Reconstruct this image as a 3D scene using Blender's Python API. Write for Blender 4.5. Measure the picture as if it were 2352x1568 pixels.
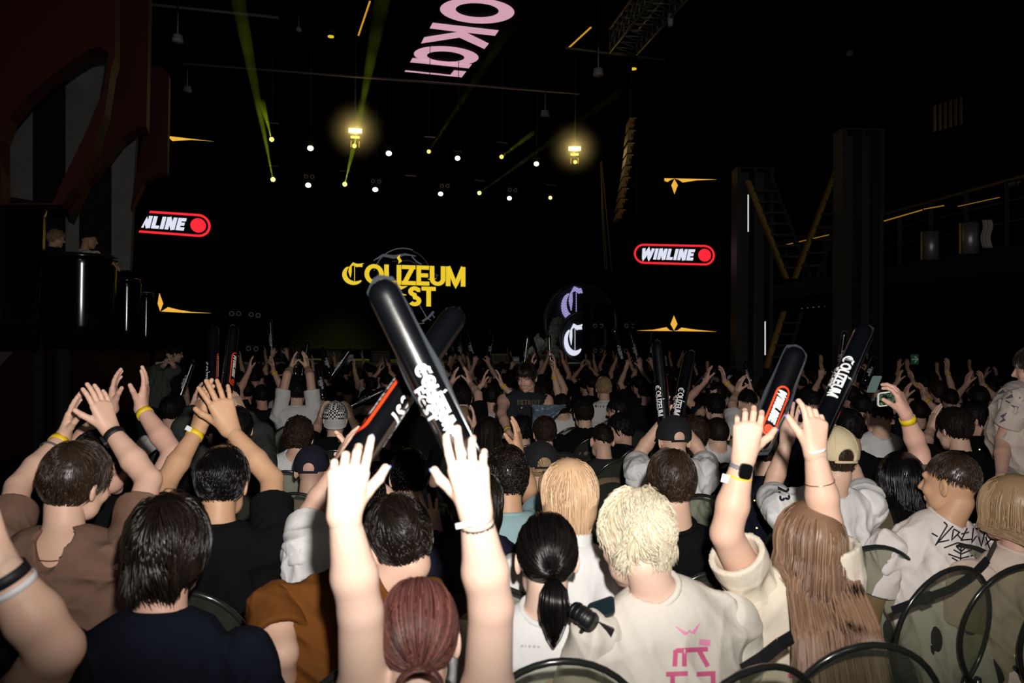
import bpy, bmesh, math, random
import numpy as np
from mathutils import Vector, Matrix
from mathutils.bvhtree import BVHTree
random.seed(7); RNG = np.random.default_rng(7)
for o in list(bpy.data.objects): bpy.data.objects.remove(o)
SC = bpy.context.scene; COL = SC.collection
# ---------------------------------------------------------------- camera
FPX = 2352*28/36; CAMH = 1.66
PIT = math.atan(16/FPX); ROL = math.radians(0.6)
_f = np.array([0, math.cos(PIT), math.sin(PIT)]); _u0 = np.array([0, -math.sin(PIT), math.cos(PIT)]); _r0 = np.array([1., 0, 0])
_r = _r0*math.cos(ROL)+_u0*math.sin(ROL); _u = _u0*math.cos(ROL)-_r0*math.sin(ROL)
CAM = np.array([0., 0., CAMH])
cd = bpy.data.cameras.new('camera'); cam = bpy.data.objects.new('camera', cd); COL.objects.link(cam)
cd.lens = 28; cd.sensor_width = 36; cd.clip_start = .05; cd.clip_end = 200
cam.matrix_world = Matrix(((_r[0], _u[0], -_f[0], 0), (_r[1], _u[1], -_f[1], 0), (_r[2], _u[2], -_f[2], CAMH), (0, 0, 0, 1)))
cd.dof.use_dof = True; cd.dof.focus_distance = 5.0; cd.dof.aperture_fstop = 4.0
SC.camera = cam
# ---------------------------------------------------------------- world and exposure
w = bpy.data.worlds.new('world'); SC.world = w; w.use_nodes = True
w.node_tree.nodes['Background'].inputs[0].default_value = (.5, .55, .6, 1)
w.node_tree.nodes['Background'].inputs[1].default_value = 0.0004
vs = SC.view_settings; vs.view_transform = 'Standard'; vs.look = 'None'; vs.gamma = 1; vs.exposure = 0.0; vs.use_curve_mapping = False
def lamp(name, kind, loc, aim, power, color, **kw):
    l = bpy.data.lights.new(name, kind); l.energy = power; l.color = color
    for k, v in kw.items(): setattr(l, k, v)
    o = bpy.data.objects.new(name, l); COL.objects.link(o); o.location = loc
    o.rotation_euler = (Vector(aim)-Vector(loc)).to_track_quat('-Z', 'Y').to_euler()
    return o
# the photographer's flash, on top of the camera, zoomed along the view
fl = lamp('camera_flash', 'SPOT', (.10, -.02, CAMH+.24), (.1, 10, CAMH+.95), 560, (1, .955, .90), spot_size=math.radians(80), spot_blend=1.0, shadow_soft_size=.03)
fl.scale = (1.8, 1, 1)
# unseen weak fill added behind the camera to even out the flash falloff
lamp('added_rear_fill', 'AREA', (1.2, -5.5, 4.8), (0, 6, .9), 30, (1, .95, .88), shape='RECTANGLE', size=1.2, size_y=.6)

def P(px, py, d): return CAM+_f*d+_r*((px-1176)*d/FPX)-_u*((py-784)*d/FPX)
def ray(px, py): return _f+_r*((px-1176)/FPX)-_u*((py-784)/FPX)
AX = math.radians(18.3)
HN = np.array([-math.sin(AX), math.cos(AX), 0]); HT = np.array([math.cos(AX), math.sin(AX), 0]); UP = np.array([0, 0, 1.])
def HP(px, py, v):
    D = ray(px, py); return CAM+D*(v/np.dot(D, HN))
def ZP(px, py, z):
    D = ray(px, py); return CAM+D*((z-CAMH)/D[2])
# ---------------------------------------------------------------- materials
MATS = {}
def mat(name, col, rough=.6, metal=0, col2=None, scale=30, bump=0., bscale=60, spec=.5, emit=None, es=1, sss=0, stretch=None, attr=None, coat=0, sheen=0):
    if name in MATS: return MATS[name]
    m = bpy.data.materials.new(name); m.use_nodes = True; nt = m.node_tree; N = nt.nodes; Lk = nt.links
    b = N['Principled BSDF']; b.inputs['Roughness'].default_value = rough; b.inputs['Metallic'].default_value = metal
    b.inputs['Specular IOR Level'].default_value = spec
    if coat: b.inputs['Coat Weight'].default_value = coat; b.inputs['Coat Roughness'].default_value = .08
    if sheen: b.inputs['Sheen Weight'].default_value = sheen
    if sss: b.inputs['Subsurface Weight'].default_value = sss; b.inputs['Subsurface Radius'].default_value = (.01, .004, .002); b.inputs['Subsurface Scale'].default_value = .6
    tc = N.new('ShaderNodeTexCoord'); mp = N.new('ShaderNodeMapping'); Lk.new(tc.outputs['Object'], mp.inputs[0])
    if stretch: mp.inputs['Scale'].default_value = stretch
    nz = N.new('ShaderNodeTexNoise'); nz.inputs['Scale'].default_value = scale; nz.inputs['Detail'].default_value = 3; Lk.new(mp.outputs[0], nz.inputs[0])
    mx = N.new('ShaderNodeMix'); mx.data_type = 'RGBA'
    c2 = col2 or tuple(min(1, c*.86) for c in col)
    mx.inputs['A'].default_value = (*col, 1); mx.inputs['B'].default_value = (*c2, 1)
    if attr:
        at = N.new('ShaderNodeAttribute'); at.attribute_name = attr; Lk.new(at.outputs['Fac'], mx.inputs['Factor'])
    else: Lk.new(nz.outputs['Fac'], mx.inputs['Factor'])
    Lk.new(mx.outputs['Result'], b.inputs['Base Color'])
    if bump:
        n2 = N.new('ShaderNodeTexNoise'); n2.inputs['Scale'].default_value = bscale; n2.inputs['Detail'].default_value = 4; Lk.new(mp.outputs[0], n2.inputs[0])
        bp = N.new('ShaderNodeBump'); bp.inputs['Strength'].default_value = bump; bp.inputs['Distance'].default_value = .01
        Lk.new(n2.outputs['Fac'], bp.inputs['Height']); Lk.new(bp.outputs[0], b.inputs['Normal'])
    if emit: b.inputs['Emission Color'].default_value = (*emit, 1); b.inputs['Emission Strength'].default_value = es
    MATS[name] = m; return m
def srgb(r, g, b):
    f = lambda c: (c/255/12.92) if c/255 <= .04045 else ((c/255+.055)/1.055)**2.4
    return (f(r), f(g), f(b))
def emis(name, rgb, es=1): return mat(name, (.01, .01, .01), .5, emit=srgb(*rgb), es=es)
def skin(name, col): return mat(name, col, .5, col2=tuple(c*k for c, k in zip(col, (.95, .88, .86))), scale=9, bump=.05, bscale=220, sss=.25, spec=.35)
def cloth(name, col, r=.95): return mat(name, col, r, bump=.7, bscale=9, scale=5, spec=.08, stretch=(1.6, 1.6, .7))
SKIN = {'fair': skin('skin_fair', (.72, .475, .36)), 'pale': skin('skin_pale', (.78, .56, .45)), 'tan': skin('skin_tan', (.60, .36, .22)), 'rose': skin('skin_rose', (.68, .42, .33))}
HC = {}
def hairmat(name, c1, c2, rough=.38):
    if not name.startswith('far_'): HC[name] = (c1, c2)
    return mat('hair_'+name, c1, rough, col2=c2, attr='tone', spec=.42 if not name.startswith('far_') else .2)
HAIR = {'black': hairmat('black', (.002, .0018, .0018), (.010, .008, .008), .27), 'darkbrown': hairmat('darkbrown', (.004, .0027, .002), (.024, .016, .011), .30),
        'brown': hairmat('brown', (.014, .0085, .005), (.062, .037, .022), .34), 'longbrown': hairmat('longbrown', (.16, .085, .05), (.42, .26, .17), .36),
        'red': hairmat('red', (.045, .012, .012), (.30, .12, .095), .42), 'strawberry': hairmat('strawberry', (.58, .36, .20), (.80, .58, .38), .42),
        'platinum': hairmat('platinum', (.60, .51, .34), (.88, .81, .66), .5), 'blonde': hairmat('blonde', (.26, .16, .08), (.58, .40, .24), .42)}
BLACK = mat('matte_black', (.008, .008, .009), .7); DARK = mat('dark_metal', (.02, .021, .023), .45, .6)
# ---------------------------------------------------------------- object helpers
def tag(o, label=None, cat=None, group=None, kind=None):
    if label: o['label'] = label
    if cat: o['category'] = cat
    if group: o['group'] = group
    if kind: o['kind'] = kind
    return o
def empty(name, loc, label, cat, group=None):
    o = bpy.data.objects.new(name, None); o.empty_display_size = .1; COL.objects.link(o); o.location = tuple(loc)
    return tag(o, label, cat, group)
def obj(name, V, F, m, parent=None, smooth=True, tone=None):
    me = bpy.data.meshes.new(name); V = np.asarray(V, dtype=np.float32).reshape(-1, 3)
    base = np.array(parent.matrix_world.translation if False else parent_loc(parent), dtype=np.float32)
    V = V-base
    F = np.asarray(F, dtype=np.int32) if not isinstance(F, list) else F
    if isinstance(F, np.ndarray) and F.ndim == 2:
        me.vertices.add(len(V)); me.vertices.foreach_set('co', V.ravel())
        k = F.shape[1]; me.loops.add(F.size); me.loops.foreach_set('vertex_index', F.ravel())
        me.polygons.add(len(F)); me.polygons.foreach_set('loop_start', np.arange(0, F.size, k, dtype=np.int32)); me.polygons.foreach_set('loop_total', np.full(len(F), k, dtype=np.int32))
        me.update(calc_edges=True); me.validate()
    else:
        me.from_pydata(V.tolist(), [], [tuple(int(i) for i in f) for f in F]); me.update()
    if smooth: me.polygons.foreach_set('use_smooth', np.ones(len(me.polygons), dtype=bool))
    if tone is not None:
        a = me.attributes.new('tone', 'FLOAT', 'POINT'); a.data.foreach_set('value', np.asarray(tone, dtype=np.float32))
    me.materials.append(m)
    o = bpy.data.objects.new(name, me); COL.objects.link(o)
    if parent: o.parent = parent
    return o
def parent_loc(p):
    l = np.zeros(3)
    while p is not None:
        l += np.array(p.location); p = p.parent
    return l
def copy_tree(o, parent=None):
    c = o.copy(); COL.objects.link(c); c.parent = parent
    for ch in list(o.children): copy_tree(ch, c)
    return c
class MB:
    def __init__(s): s.V = []; s.F = []; s.n = 0
    def add(s, V, F):
        V = np.asarray(V, float).reshape(-1, 3); s.V.append(V); s.F += [tuple(i+s.n for i in f) for f in F]; s.n += len(V); return s
    def box(s, c, x, y, z):   # centre and three half-axis vectors
        c, x, y, z = map(np.asarray, (c, x, y, z))
        V = [c+a*x+b*y+e*z for e in (-1, 1) for a, b in ((-1, -1), (1, -1), (1, 1), (-1, 1))]
        return s.add(V, [(3, 2, 1, 0), (4, 5, 6, 7), (0, 1, 5, 4), (1, 2, 6, 5), (2, 3, 7, 6), (3, 0, 4, 7)])
    def bar(s, a, b, r, n=8, r2=None):
        return s.tube([a, b], r, n, r2)
    def tube(s, pts, r, n=8, r2=None, closed=False):
        pts = [np.asarray(p, float) for p in pts]; m = len(pts); V = []; F = []
        prev = None
        for i, p in enumerate(pts):
            if closed: t = pts[(i+1) % m]-pts[i-1]
            else: t = pts[min(i+1, m-1)]-pts[max(i-1, 0)]
            t = t/(np.linalg.norm(t)+1e-9)
            if prev is None:
                h = np.array([0, 0, 1.]) if abs(t[2]) < .9 else np.array([1., 0, 0])
                prev = np.cross(t, h); prev /= np.linalg.norm(prev)
            prev = prev-t*np.dot(prev, t); prev /= np.linalg.norm(prev); q = np.cross(t, prev)
            rr = r if r2 is None else r+(r2-r)*i/(m-1)
            V += [p+rr*(prev*math.cos(2*math.pi*j/n)+q*math.sin(2*math.pi*j/n)) for j in range(n)]
        for i in range(m if closed else m-1):
            for j in range(n):
                F.append((i*n+j, i*n+(j+1) % n, ((i+1) % m)*n+(j+1) % n, ((i+1) % m)*n+j))
        if not closed: F += [tuple(range(n))[::-1], tuple(range((m-1)*n, m*n))]
        return s.add(V, F)
    def prism(s, pts, n, t):   # planar polygon extruded along vector n*t
        n = np.asarray(n)*t; pts = [np.asarray(p, float) for p in pts]; m = len(pts)
        return s.add(pts+[p+n for p in pts], [tuple(range(m))[::-1], tuple(range(m, 2*m))]+[(i, (i+1) % m, (i+1) % m+m, i+m) for i in range(m)])
    def disc(s, c, n, r, ax=None, k=24, t=.01, r2=None):
        n = np.asarray(n, float); n = n/np.linalg.norm(n); h = np.array([0, 0, 1.]) if abs(n[2]) < .9 else np.array([1., 0, 0])
        x = np.cross(n, h); x /= np.linalg.norm(x); y = np.cross(n, x); r2 = r2 or r
        return s.prism([c+x*r*math.cos(2*math.pi*j/k)+y*r2*math.sin(2*math.pi*j/k) for j in range(k)], n, t)
    def build(s, name, m, parent=None, smooth=False):
        return obj(name, np.concatenate(s.V), s.F, m, parent, smooth)
# ---------------------------------------------------------------- implicit surfaces
nrm = lambda v: np.asarray(v, float)/(np.linalg.norm(v)+1e-12)
def pbox(p):
    k = p[0]
    if k in 'cC': a, b, ra, rb = p[1:5]; r = max(ra, rb); return np.minimum(a, b)-r, np.maximum(a, b)+r
    if k == 'q': a, b, ra, rb = p[1:5]; r = max(ra, rb); return np.minimum(a, b)-r, np.maximum(a, b)+r
    if k == 'e': r = max(p[2]); return p[1]-r, p[1]+r
    if k == 'h': return p[1]-p[3], p[1]+p[3]
def peval(p, X, Y, Z):
    k = p[0]
    if k in 'cCq':
        a, b, ra, rb = p[1:5]; ba = b-a; L2 = np.dot(ba, ba)+1e-9
        x, y, z = X-a[0], Y-a[1], Z-a[2]; h = np.clip((x*ba[0]+y*ba[1]+z*ba[2])/L2, 0, 1)
        x = x-h*ba[0]; y = y-h*ba[1]; z = z-h*ba[2]
        if k == 'q':
            n, ky = p[5], p[6]; dn = (x*n[0]+y*n[1]+z*n[2])*(1/ky-1)
            x = x+n[0]*dn; y = y+n[1]*dn; z = z+n[2]*dn
        return (np.sqrt(x*x+y*y+z*z)-(ra+(rb-ra)*h))*(.8 if k == 'q' else 1)
    if k == 'h': return -((X-p[1][0])*p[2][0]+(Y-p[1][1])*p[2][1]+(Z-p[1][2])*p[2][2])
    c, r, R = p[1:4]
    x, y, z = X-c[0], Y-c[1], Z-c[2]
    u = (x*R[0][0]+y*R[1][0]+z*R[2][0]); v = (x*R[0][1]+y*R[1][1]+z*R[2][1]); t = (x*R[0][2]+y*R[1][2]+z*R[2][2])
    k0 = np.sqrt((u/r[0])**2+(v/r[1])**2+(t/r[2])**2); k1 = np.sqrt((u/r[0]**2)**2+(v/r[1]**2)**2+(t/r[2]**2)**2)+1e-9
    return k0*(k0-1)/k1
def surf(prims, vox, disp=None, cut=None):
    """prims: ('c',a,b,ra,rb,k) ('q',a,b,ra,rb,n,ky,k) ('e',c,r,R,k); sign '-' as last item = subtract"""
    adds = [p for p in prims if p[-1] != '-']; subs = [p for p in prims if p[-1] == '-']
    lo = np.min([pbox(p)[0] for p in adds], axis=0)-.03; hi = np.max([pbox(p)[1] for p in adds], axis=0)+.03
    n = np.ceil((hi-lo)/vox).astype(int)+1
    xs = [(lo[i]+vox*np.arange(n[i])).astype(np.float32) for i in range(3)]
    G = np.full(n, .05, dtype=np.float32)
    for p in adds+subs:
        sub = p[-1] == '-'; k = p[-2] if sub else p[-1]
        b0, b1 = pbox(p); m = k+2.5*vox
        i0 = np.clip(np.floor((b0-m-lo)/vox).astype(int), 0, n-1); i1 = np.clip(np.ceil((b1+m-lo)/vox).astype(int)+1, 1, n)
        if (i1 <= i0).any(): continue
        sl = tuple(slice(i0[i], i1[i]) for i in range(3))
        X, Y, Z = xs[0][sl[0]][:, None, None], xs[1][sl[1]][None, :, None], xs[2][sl[2]][None, None, :]
        d = peval(p, X, Y, Z); g = G[sl]
        if sub: G[sl] = np.maximum(g, -d)
        else:
            h = np.clip(.5+.5*(g-d)/k, 0, 1); G[sl] = g*(1-h)+d*h-k*h*(1-h)
    if cut is not None:
        X, Y, Z = xs[0][:, None, None], xs[1][None, :, None], xs[2][None, None, :]
        G = np.maximum(G, cut(X, Y, Z)).astype(np.float32)
    ins = G < 0
    c = ins[:-1, :-1, :-1].astype(np.int8)
    cnt = np.zeros(tuple(n-1), np.int8)
    offs = [(a, b, e) for a in (0, 1) for b in (0, 1) for e in (0, 1)]
    for a, b, e in offs: cnt += ins[a:n[0]-1+a, b:n[1]-1+b, e:n[2]-1+e]
    I = np.argwhere((cnt > 0) & (cnt < 8)); del cnt
    idx = np.full(tuple(n-1), -1, np.int32); idx[I[:, 0], I[:, 1], I[:, 2]] = np.arange(len(I))
    val = {o: G[I[:, 0]+o[0], I[:, 1]+o[1], I[:, 2]+o[2]] for o in offs}
    acc = np.zeros((len(I), 3)); num = np.zeros(len(I))
    for o in offs:
        for ax in range(3):
            if o[ax] == 0:
                q = list(o); q[ax] = 1; va, vb = val[o], val[tuple(q)]; m = (va < 0) != (vb < 0)
                t = np.where(m, va/(va-vb+1e-12*(va == vb)), 0); pt = np.tile(np.array(o, float), (len(I), 1)); pt[:, ax] = t
                acc[m] += pt[m]; num[m] += 1
    V = lo+(I+acc/num[:, None])*vox
    Fs = []
    for ax in range(3):
        b, e = (ax+1) % 3, (ax+2) % 3
        s0 = [slice(None)]*3; s1 = [slice(None)]*3; s0[ax] = slice(0, -1); s1[ax] = slice(1, None)
        A = ins[tuple(s0)]; B = ins[tuple(s1)]; E = np.argwhere(A != B)
        E = E[(E[:, b] > 0) & (E[:, e] > 0) & (E[:, b] < n[b]-1) & (E[:, e] < n[e]-1)]
        if not len(E): continue
        flip = A[E[:, 0], E[:, 1], E[:, 2]]
        def ci(db, de):
            q = E.copy(); q[:, b] -= db; q[:, e] -= de; return idx[q[:, 0], q[:, 1], q[:, 2]]
        quad = np.stack([ci(1, 1), ci(0, 1), ci(0, 0), ci(1, 0)], 1)
        quad[~flip] = quad[~flip][:, ::-1]
        Fs.append(quad)
    F = np.concatenate(Fs); F = F[(F >= 0).all(1)]
    if disp is not None: V = V+disp(V, vnormals(V, F))
    return V, F
def vnormals(V, F):
    nn = np.cross(V[F[:, 2]]-V[F[:, 0]], V[F[:, 3]]-V[F[:, 1]]); N = np.zeros_like(V)
    for i in range(4): np.add.at(N, F[:, i], nn)
    return N/(np.linalg.norm(N, axis=1)[:, None]+1e-12)
def join(parts):
    V = []; F = []; n = 0
    for v, f in parts: V.append(v); F.append(f+n); n += len(v)
    return np.concatenate(V), np.concatenate(F)
def folds(seed, amp, sx=1., calm=()):
    r = np.random.default_rng(seed); K = []
    for i in range(7):
        d = nrm(r.normal(size=3)*np.array([1, .7, .55])); K.append((d*r.uniform(28, 95)*sx, r.uniform(0, 6.28), r.uniform(.5, 1)))
    W = r.normal(size=(3, 3))*6; ph = r.uniform(0, 6.28, 3)
    def f(V, N):
        Q = V+.035*np.sin(V@W+ph); s = 0
        for k, p, a in K: s = s+a*(1-2*np.abs(np.sin(Q@k*.5+p))**.8)
        g = s/7*amp*2.2
        for c, r0, r1 in calm: t = np.clip((np.linalg.norm(V-c, axis=1)-r0)/(r1-r0), 0, 1); g = g*t*t*(3-2*t)
        return N*g[:, None]
    return f
# ---------------------------------------------------------------- people
def rot(yaw, pitch=0, roll=0):   # local x right, y forward, z up; pitch>0 looks down
    cz, sz = math.cos(yaw), math.sin(yaw); A = np.array([[cz, -sz, 0], [sz, cz, 0], [0, 0, 1.]])
    c, s = math.cos(-pitch), math.sin(-pitch); B = np.array([[1, 0, 0], [0, c, -s], [0, s, c]])
    c, s = math.cos(roll), math.sin(roll); D = np.array([[c, 0, s], [0, 1, 0], [-s, 0, c]])
    return A@B@D
def at_len(px, py, a, L, sign=1):   # point on the pixel's ray at distance L from a
    D = nrm(ray(px, py)); oc = a-CAM; t0 = np.dot(oc, D); h2 = L*L-(np.dot(oc, oc)-t0*t0)
    return CAM+D*(t0+sign*math.sqrt(max(h2, 0)))
def hand_prims(W, d, n, tx, s=1., curl=.3, splay=.12, thumb=.75, curls=None, pinch=0):
    """W wrist, d to the fingertips, n the way the palm faces, tx=+1 thumb towards cross(d,n)"""
    d = nrm(d); n = nrm(n-d*np.dot(n, d)); x = np.cross(d, n)*tx
    Q = lambda a, b, c: W+(x*a+d*b+n*c)*s
    P_ = []; A = lambda a, b, ra, rb, k: P_.append(('c', a, b, ra*s, rb*s, k*s))
    for fx, by, ln in ((.029, .086, .070), (.0095, .091, .079), (-.0105, .088, .073), (-.029, .079, .057)):
        pass
    base = [(.029, .086, .070, .0092), (.0095, .091, .079, .0095), (-.0105, .088, .073, .0089), (-.029, .079, .057, .0079)]
    tips = []
    for i, (fx, by, ln, r) in enumerate(base):
        A(Q(fx*.45, 0, 0), Q(fx, by, -.002), .0175, .0118, .016)
    A(Q(.012, .03, .004), Q(-.012, .06, .002), .015, .013, .012)
    for i, (fx, by, ln, r) in enumerate(base):
        c = (curls[i] if curls else curl*(1+.15*i)); sp = splay*(1.5-i)*.5*(1-pinch)
        p = Q(fx, by, -.002); a = c*.6; u = None
        for j, (fr, rr) in enumerate(((.46, r), (.30, r*.92), (.24, r*.84))):
            u = (d*math.cos(sp)+x*math.sin(sp))*math.cos(a)+n*math.sin(a)
            q = p+u*ln*fr*s; A(p, q, rr, rr*.93, .002 if j or True else .006); p = q; a += c*1.1
        tips.append((p, u, nrm(np.cross(u, x)*(-1)*tx)))
    # thumb leaves the side of the palm near its base
    p = Q(.016, .018, .006); q = Q(.016+.032*math.sin(thumb), .018+.036*math.cos(thumb)+.004, .018)
    A(p, q, .0165, .0125, .012)
    u = nrm(x*math.sin(thumb*.9)+d*math.cos(thumb*.9)+n*(.25+curl*.4)); q2 = q+u*.034*s; A(q, q2, .0118, .0105, .004)
    u = nrm(x*math.sin(thumb*.6)+d*math.cos(thumb*.6)+n*(.3+curl*.9)); q3 = q2+u*.026*s; A(q2, q3, .0103, .0085, .003)
    tips.append((q3, u, nrm(x*math.cos(thumb*.6)*1.0-d*math.sin(thumb*.6)-n*.3)))
    return P_, tips
def head_prims(H, R, s=1., ears=True):
    Q = lambda *c: H+R@np.array(c)*s
    E = lambda c, r, k: ('e', Q(*c), tuple(v*s for v in r), R, k)
    C = lambda a, b, ra, rb, k: ('c', Q(*a), Q(*b), ra*s, rb*s, k)
    L = [E((0, -.012, .022), (.073, .092, .092), .01), E((0, .028, -.035), (.056, .062, .078), .03), C((-.03, .03, -.075), (.03, .03, -.075), .03, .03, .03),
         E((0, .068, -.098), (.022, .02, .018), .02), C((0, .088, .005), (0, .107, -.026), .008, .012, .010), C((-.011, .096, -.034), (.011, .096, -.034), .007, .007, .006),
         C((-.032, .076, .026), (.032, .076, .026), .013, .013, .012), C((-.038, .066, -.03), (.038, .066, -.03), .02, .02, .02),
         C((-.016, .087, -.060), (.016, .087, -.060), .006, .006, .004), C((-.013, .085, -.070), (.013, .085, -.070), .0065, .0065, .004)]
    if ears:
        for sx in (-1, 1):
            Re = R@rot(sx*.45)
            L.append(('e', Q(sx*.079, -.006, -.012), (.0085*s, .019*s, .033*s), Re, .006))
            L.append(('e', Q(sx*.086, .002, -.008), (.006*s, .009*s, .018*s), Re, .003, '-'))
        for sx in (-1, 1): L.append(('e', Q(sx*.031, .093, .006), (.016*s, .012*s, .010*s), R, .008, '-'))
    return L
def hair_mesh(H, R, s, kind, q, seed):
    """cap prims plus a mesh of locks following the skull"""
    r = np.random.default_rng(seed)
    Pm = {  # n locks, length, lift, gravity, wave, thickness, radius
        'buzz': (0, .01, .004, 0, 0, .004, .001), 'short': (4200, .055, .012, .5, .28, .015, .00105), 'fade': (2600, .03, .006, .3, .2, .005, .0010), 'capped': (1500, .03, .01, .5, .2, .006, .0012),
        'shag': (5000, .125, .016, 1.1, .24, .024, .0014), 'curly': (3600, .08, .018, .3, 1.5, .020, .0014), 'bowl': (6000, .17, .012, 1.2, .08, .020, .0012),
        'choppy': (5200, .07, .022, .8, .55, .022, .0012), 'long': (4600, .44, .012, 2.2, .07, .018, .0013), 'straight': (4200, .48, .010, 2.4, .05, .016, .0013),
        'ponytail': (4200, .13, .004, 0, .0, .011, .0011), 'bun': (4200, .13, .004, 0, .04, .011, .0011)}[kind]
    n, L, lift, g, wave, th, rad = Pm
    Q = lambda *c: H+R@np.array(c)*s
    t = th
    cap = [('e', Q(0, -.014, .022), ((.073+t)*s, (.093+t)*s, (.092+t)*s), R, .006)]
    nb = -.085 if kind not in ('buzz', 'fade') else (-.075 if kind == 'buzz' else -.005)
    if kind in ('long', 'straight', 'bowl', 'shag'): cap.append(('e', Q(0, -.045, -.045), ((.062+t)*s, (.055+t*.6)*s, .075*s), R, .03))
    A = np.array([0, -.09, nb]); B = np.array([0, .085, .062 if kind not in ('bowl', 'shag') else .045]); nn = np.array([0, -(B[2]-A[2]), B[1]-A[1]]); nn /= np.linalg.norm(nn)
    if kind in ('long', 'straight', 'bowl'): nn = nrm(np.array([0, -.9, .45])); A = np.array([0, .03, .02])
    def cut(X, Y, Z):
        x, y, z = (X-H[0]), (Y-H[1]), (Z-H[2])
        ly = x*R[0, 1]+y*R[1, 1]+z*R[2, 1]; lz = x*R[0, 2]+y*R[1, 2]+z*R[2, 2]
        return -((ly-A[1]*s)*nn[1]+(lz-A[2]*s)*nn[2])+0*x
    vox = {2: .006, 1: .009, 0: .013}[q]
    amp = .002 if kind == 'buzz' else (.006 if kind in ('curly', 'choppy', 'shag', 'short', 'fade') else .002)*(.3 if q == 2 else 1)
    W = r.normal(size=(3, 6))*55; ph = r.uniform(0, 6, 6)
    disp = lambda V, N: N*(np.abs(np.sin(V@W+ph)).mean(1)-.6)[:, None]*amp*2.5
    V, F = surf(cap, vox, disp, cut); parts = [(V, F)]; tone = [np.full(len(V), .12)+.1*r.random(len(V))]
    cnt = {2: n, 1: n//6, 0: 0}[q]
    if cnt and q:
        rad *= {2: 1, 1: 2.2}[q]*s
        C0 = np.array([0, -.014, .022]); RR = np.array([.073, .093, .092])
        d = r.normal(size=(cnt*3, 3)); d /= np.linalg.norm(d, axis=1)[:, None]
        p = C0+d*RR
        ok = (p[:, 2] > A[2]+(p[:, 1]-A[1])*(-nn[1]/nn[2])+.004) if nn[2] > 0 else np.ones(len(p), bool)
        if kind in ('long', 'straight', 'bowl'): ok = (p[:, 1] < .045+(p[:, 2]-.03)*.5) & (p[:, 2] > -.06)
        p = p[ok][:cnt]; m = len(p)
        crown = np.array([r.uniform(-.015, .015), -.045, .112])
        steps = 9 if kind not in ('long', 'straight') else 14
        Wf = r.normal(size=(3, 3))*38; pf = r.uniform(0, 6, 3)
        Ls = L*r.uniform(.7, 1.1, m); layer = r.uniform(.3, 1.35, m)*th
        side = r.normal(size=(m, 3))*wave
        pts = [p.copy()]; knot = np.array([0, -.125, -.035]) if kind == 'ponytail' else np.array([0, -.11, -.075])
        cur = p.copy()
        for i in range(steps):
            N = (cur-C0)/RR**2; N /= np.linalg.norm(N, axis=1)[:, None]
            if kind in ('ponytail', 'bun'): dr = knot-cur
            else:
                dr = cur-crown; dr /= np.linalg.norm(dr, axis=1)[:, None]+1e-6
                dr = dr+np.array([0, 0, -1.])*g*np.clip((i+1)/3., 0, 1)
                dr = dr+side*(np.sin(i*1.3+layer*400)[:, None] if kind == 'curly' else (.3+.4*i/steps))+np.sin(cur@Wf+pf)*min(.8, wave*2.0)
            dist = np.linalg.norm(dr, axis=1)[:, None]+1e-6
            dr = dr-N*np.minimum((dr*N).sum(1), 1)[:, None]*np.where((cur[:, 2] < -.02)[:, None] & (kind in ('long', 'straight')), 0, 1)
            dr /= np.linalg.norm(dr, axis=1)[:, None]+1e-6
            st = (Ls/steps)[:, None]
            if kind in ('ponytail', 'bun'): st = np.minimum(np.full_like(dist, .2/steps), dist*.9)
            cur = cur+dr*st
            e = np.sqrt((((cur-C0)/RR)**2).sum(1)); want = 1+layer/.085*np.clip((i+1)/2.5, .3, 1)
            if kind == 'choppy' or kind == 'shag': want = want+np.where(i > steps*.6, .05*(r.random(m)), 0)
            k = np.where(e < want, want/e, 1)
            if kind not in ('long', 'straight', 'bowl', 'shag', 'choppy'): k = want/e
            if kind in ('bowl', 'choppy', 'shag'): k = np.where(cur[:, 2] > -.03, want/e, k)
            low = cur[:, 2] < -.07
            cur = np.where(low[:, None] & (kind in ('long', 'straight')), cur, C0+(cur-C0)*k[:, None])
            if kind in ('long', 'straight'):
                yb = -.085-np.clip(-.10-cur[:, 2], 0, .1)*.8-np.clip(-.20-cur[:, 2], 0, .4)*.35-layer*.8
                cur[:, 1] = np.where(cur[:, 2] < -.08, np.minimum(cur[:, 1]*.8+yb*.2, np.where(np.abs(cur[:, 0]) < .2, yb, 0)), cur[:, 1])
            pts.append(cur.copy())
        pts = np.stack(pts, 1)   # m, steps+1, 3
        ks = 3; K = pts.shape[1]
        T = np.gradient(pts, axis=1); T /= np.linalg.norm(T, axis=2)[:, :, None]+1e-9
        up = (pts-C0); X1 = np.cross(T, up); X1 /= np.linalg.norm(X1, axis=2)[:, :, None]+1e-9; X2 = np.cross(T, X1)
        prof = rad/s*np.interp(np.linspace(0, 1, K), [0, .25, .75, 1], [.9, 1.15, .95, .12])
        Vl = []
        for j in range(ks):
            a = 2*math.pi*j/ks; Vl.append(pts+(X1*1.5*math.cos(a)+X2*.8*math.sin(a))*prof[None, :, None])
        Vl = np.stack(Vl, 2)   # m,K,ks,3
        ii = np.arange(m)[:, None, None]; kk = np.arange(K-1)[None, :, None]; jj = np.arange(ks)[None, None, :]
        f = lambda a, b, c: (a*K+b)*ks+c % ks
        Fl = np.stack([f(ii, kk, jj), f(ii, kk, jj+1), f(ii, kk+1, jj+1), f(ii, kk+1, jj)], -1).reshape(-1, 4)
        Vw = (Vl.reshape(-1, 3)*s)@R.T+H
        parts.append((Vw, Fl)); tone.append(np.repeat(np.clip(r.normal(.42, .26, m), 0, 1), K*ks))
    V, F = join(parts); return V, F, np.concatenate(tone)
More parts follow.
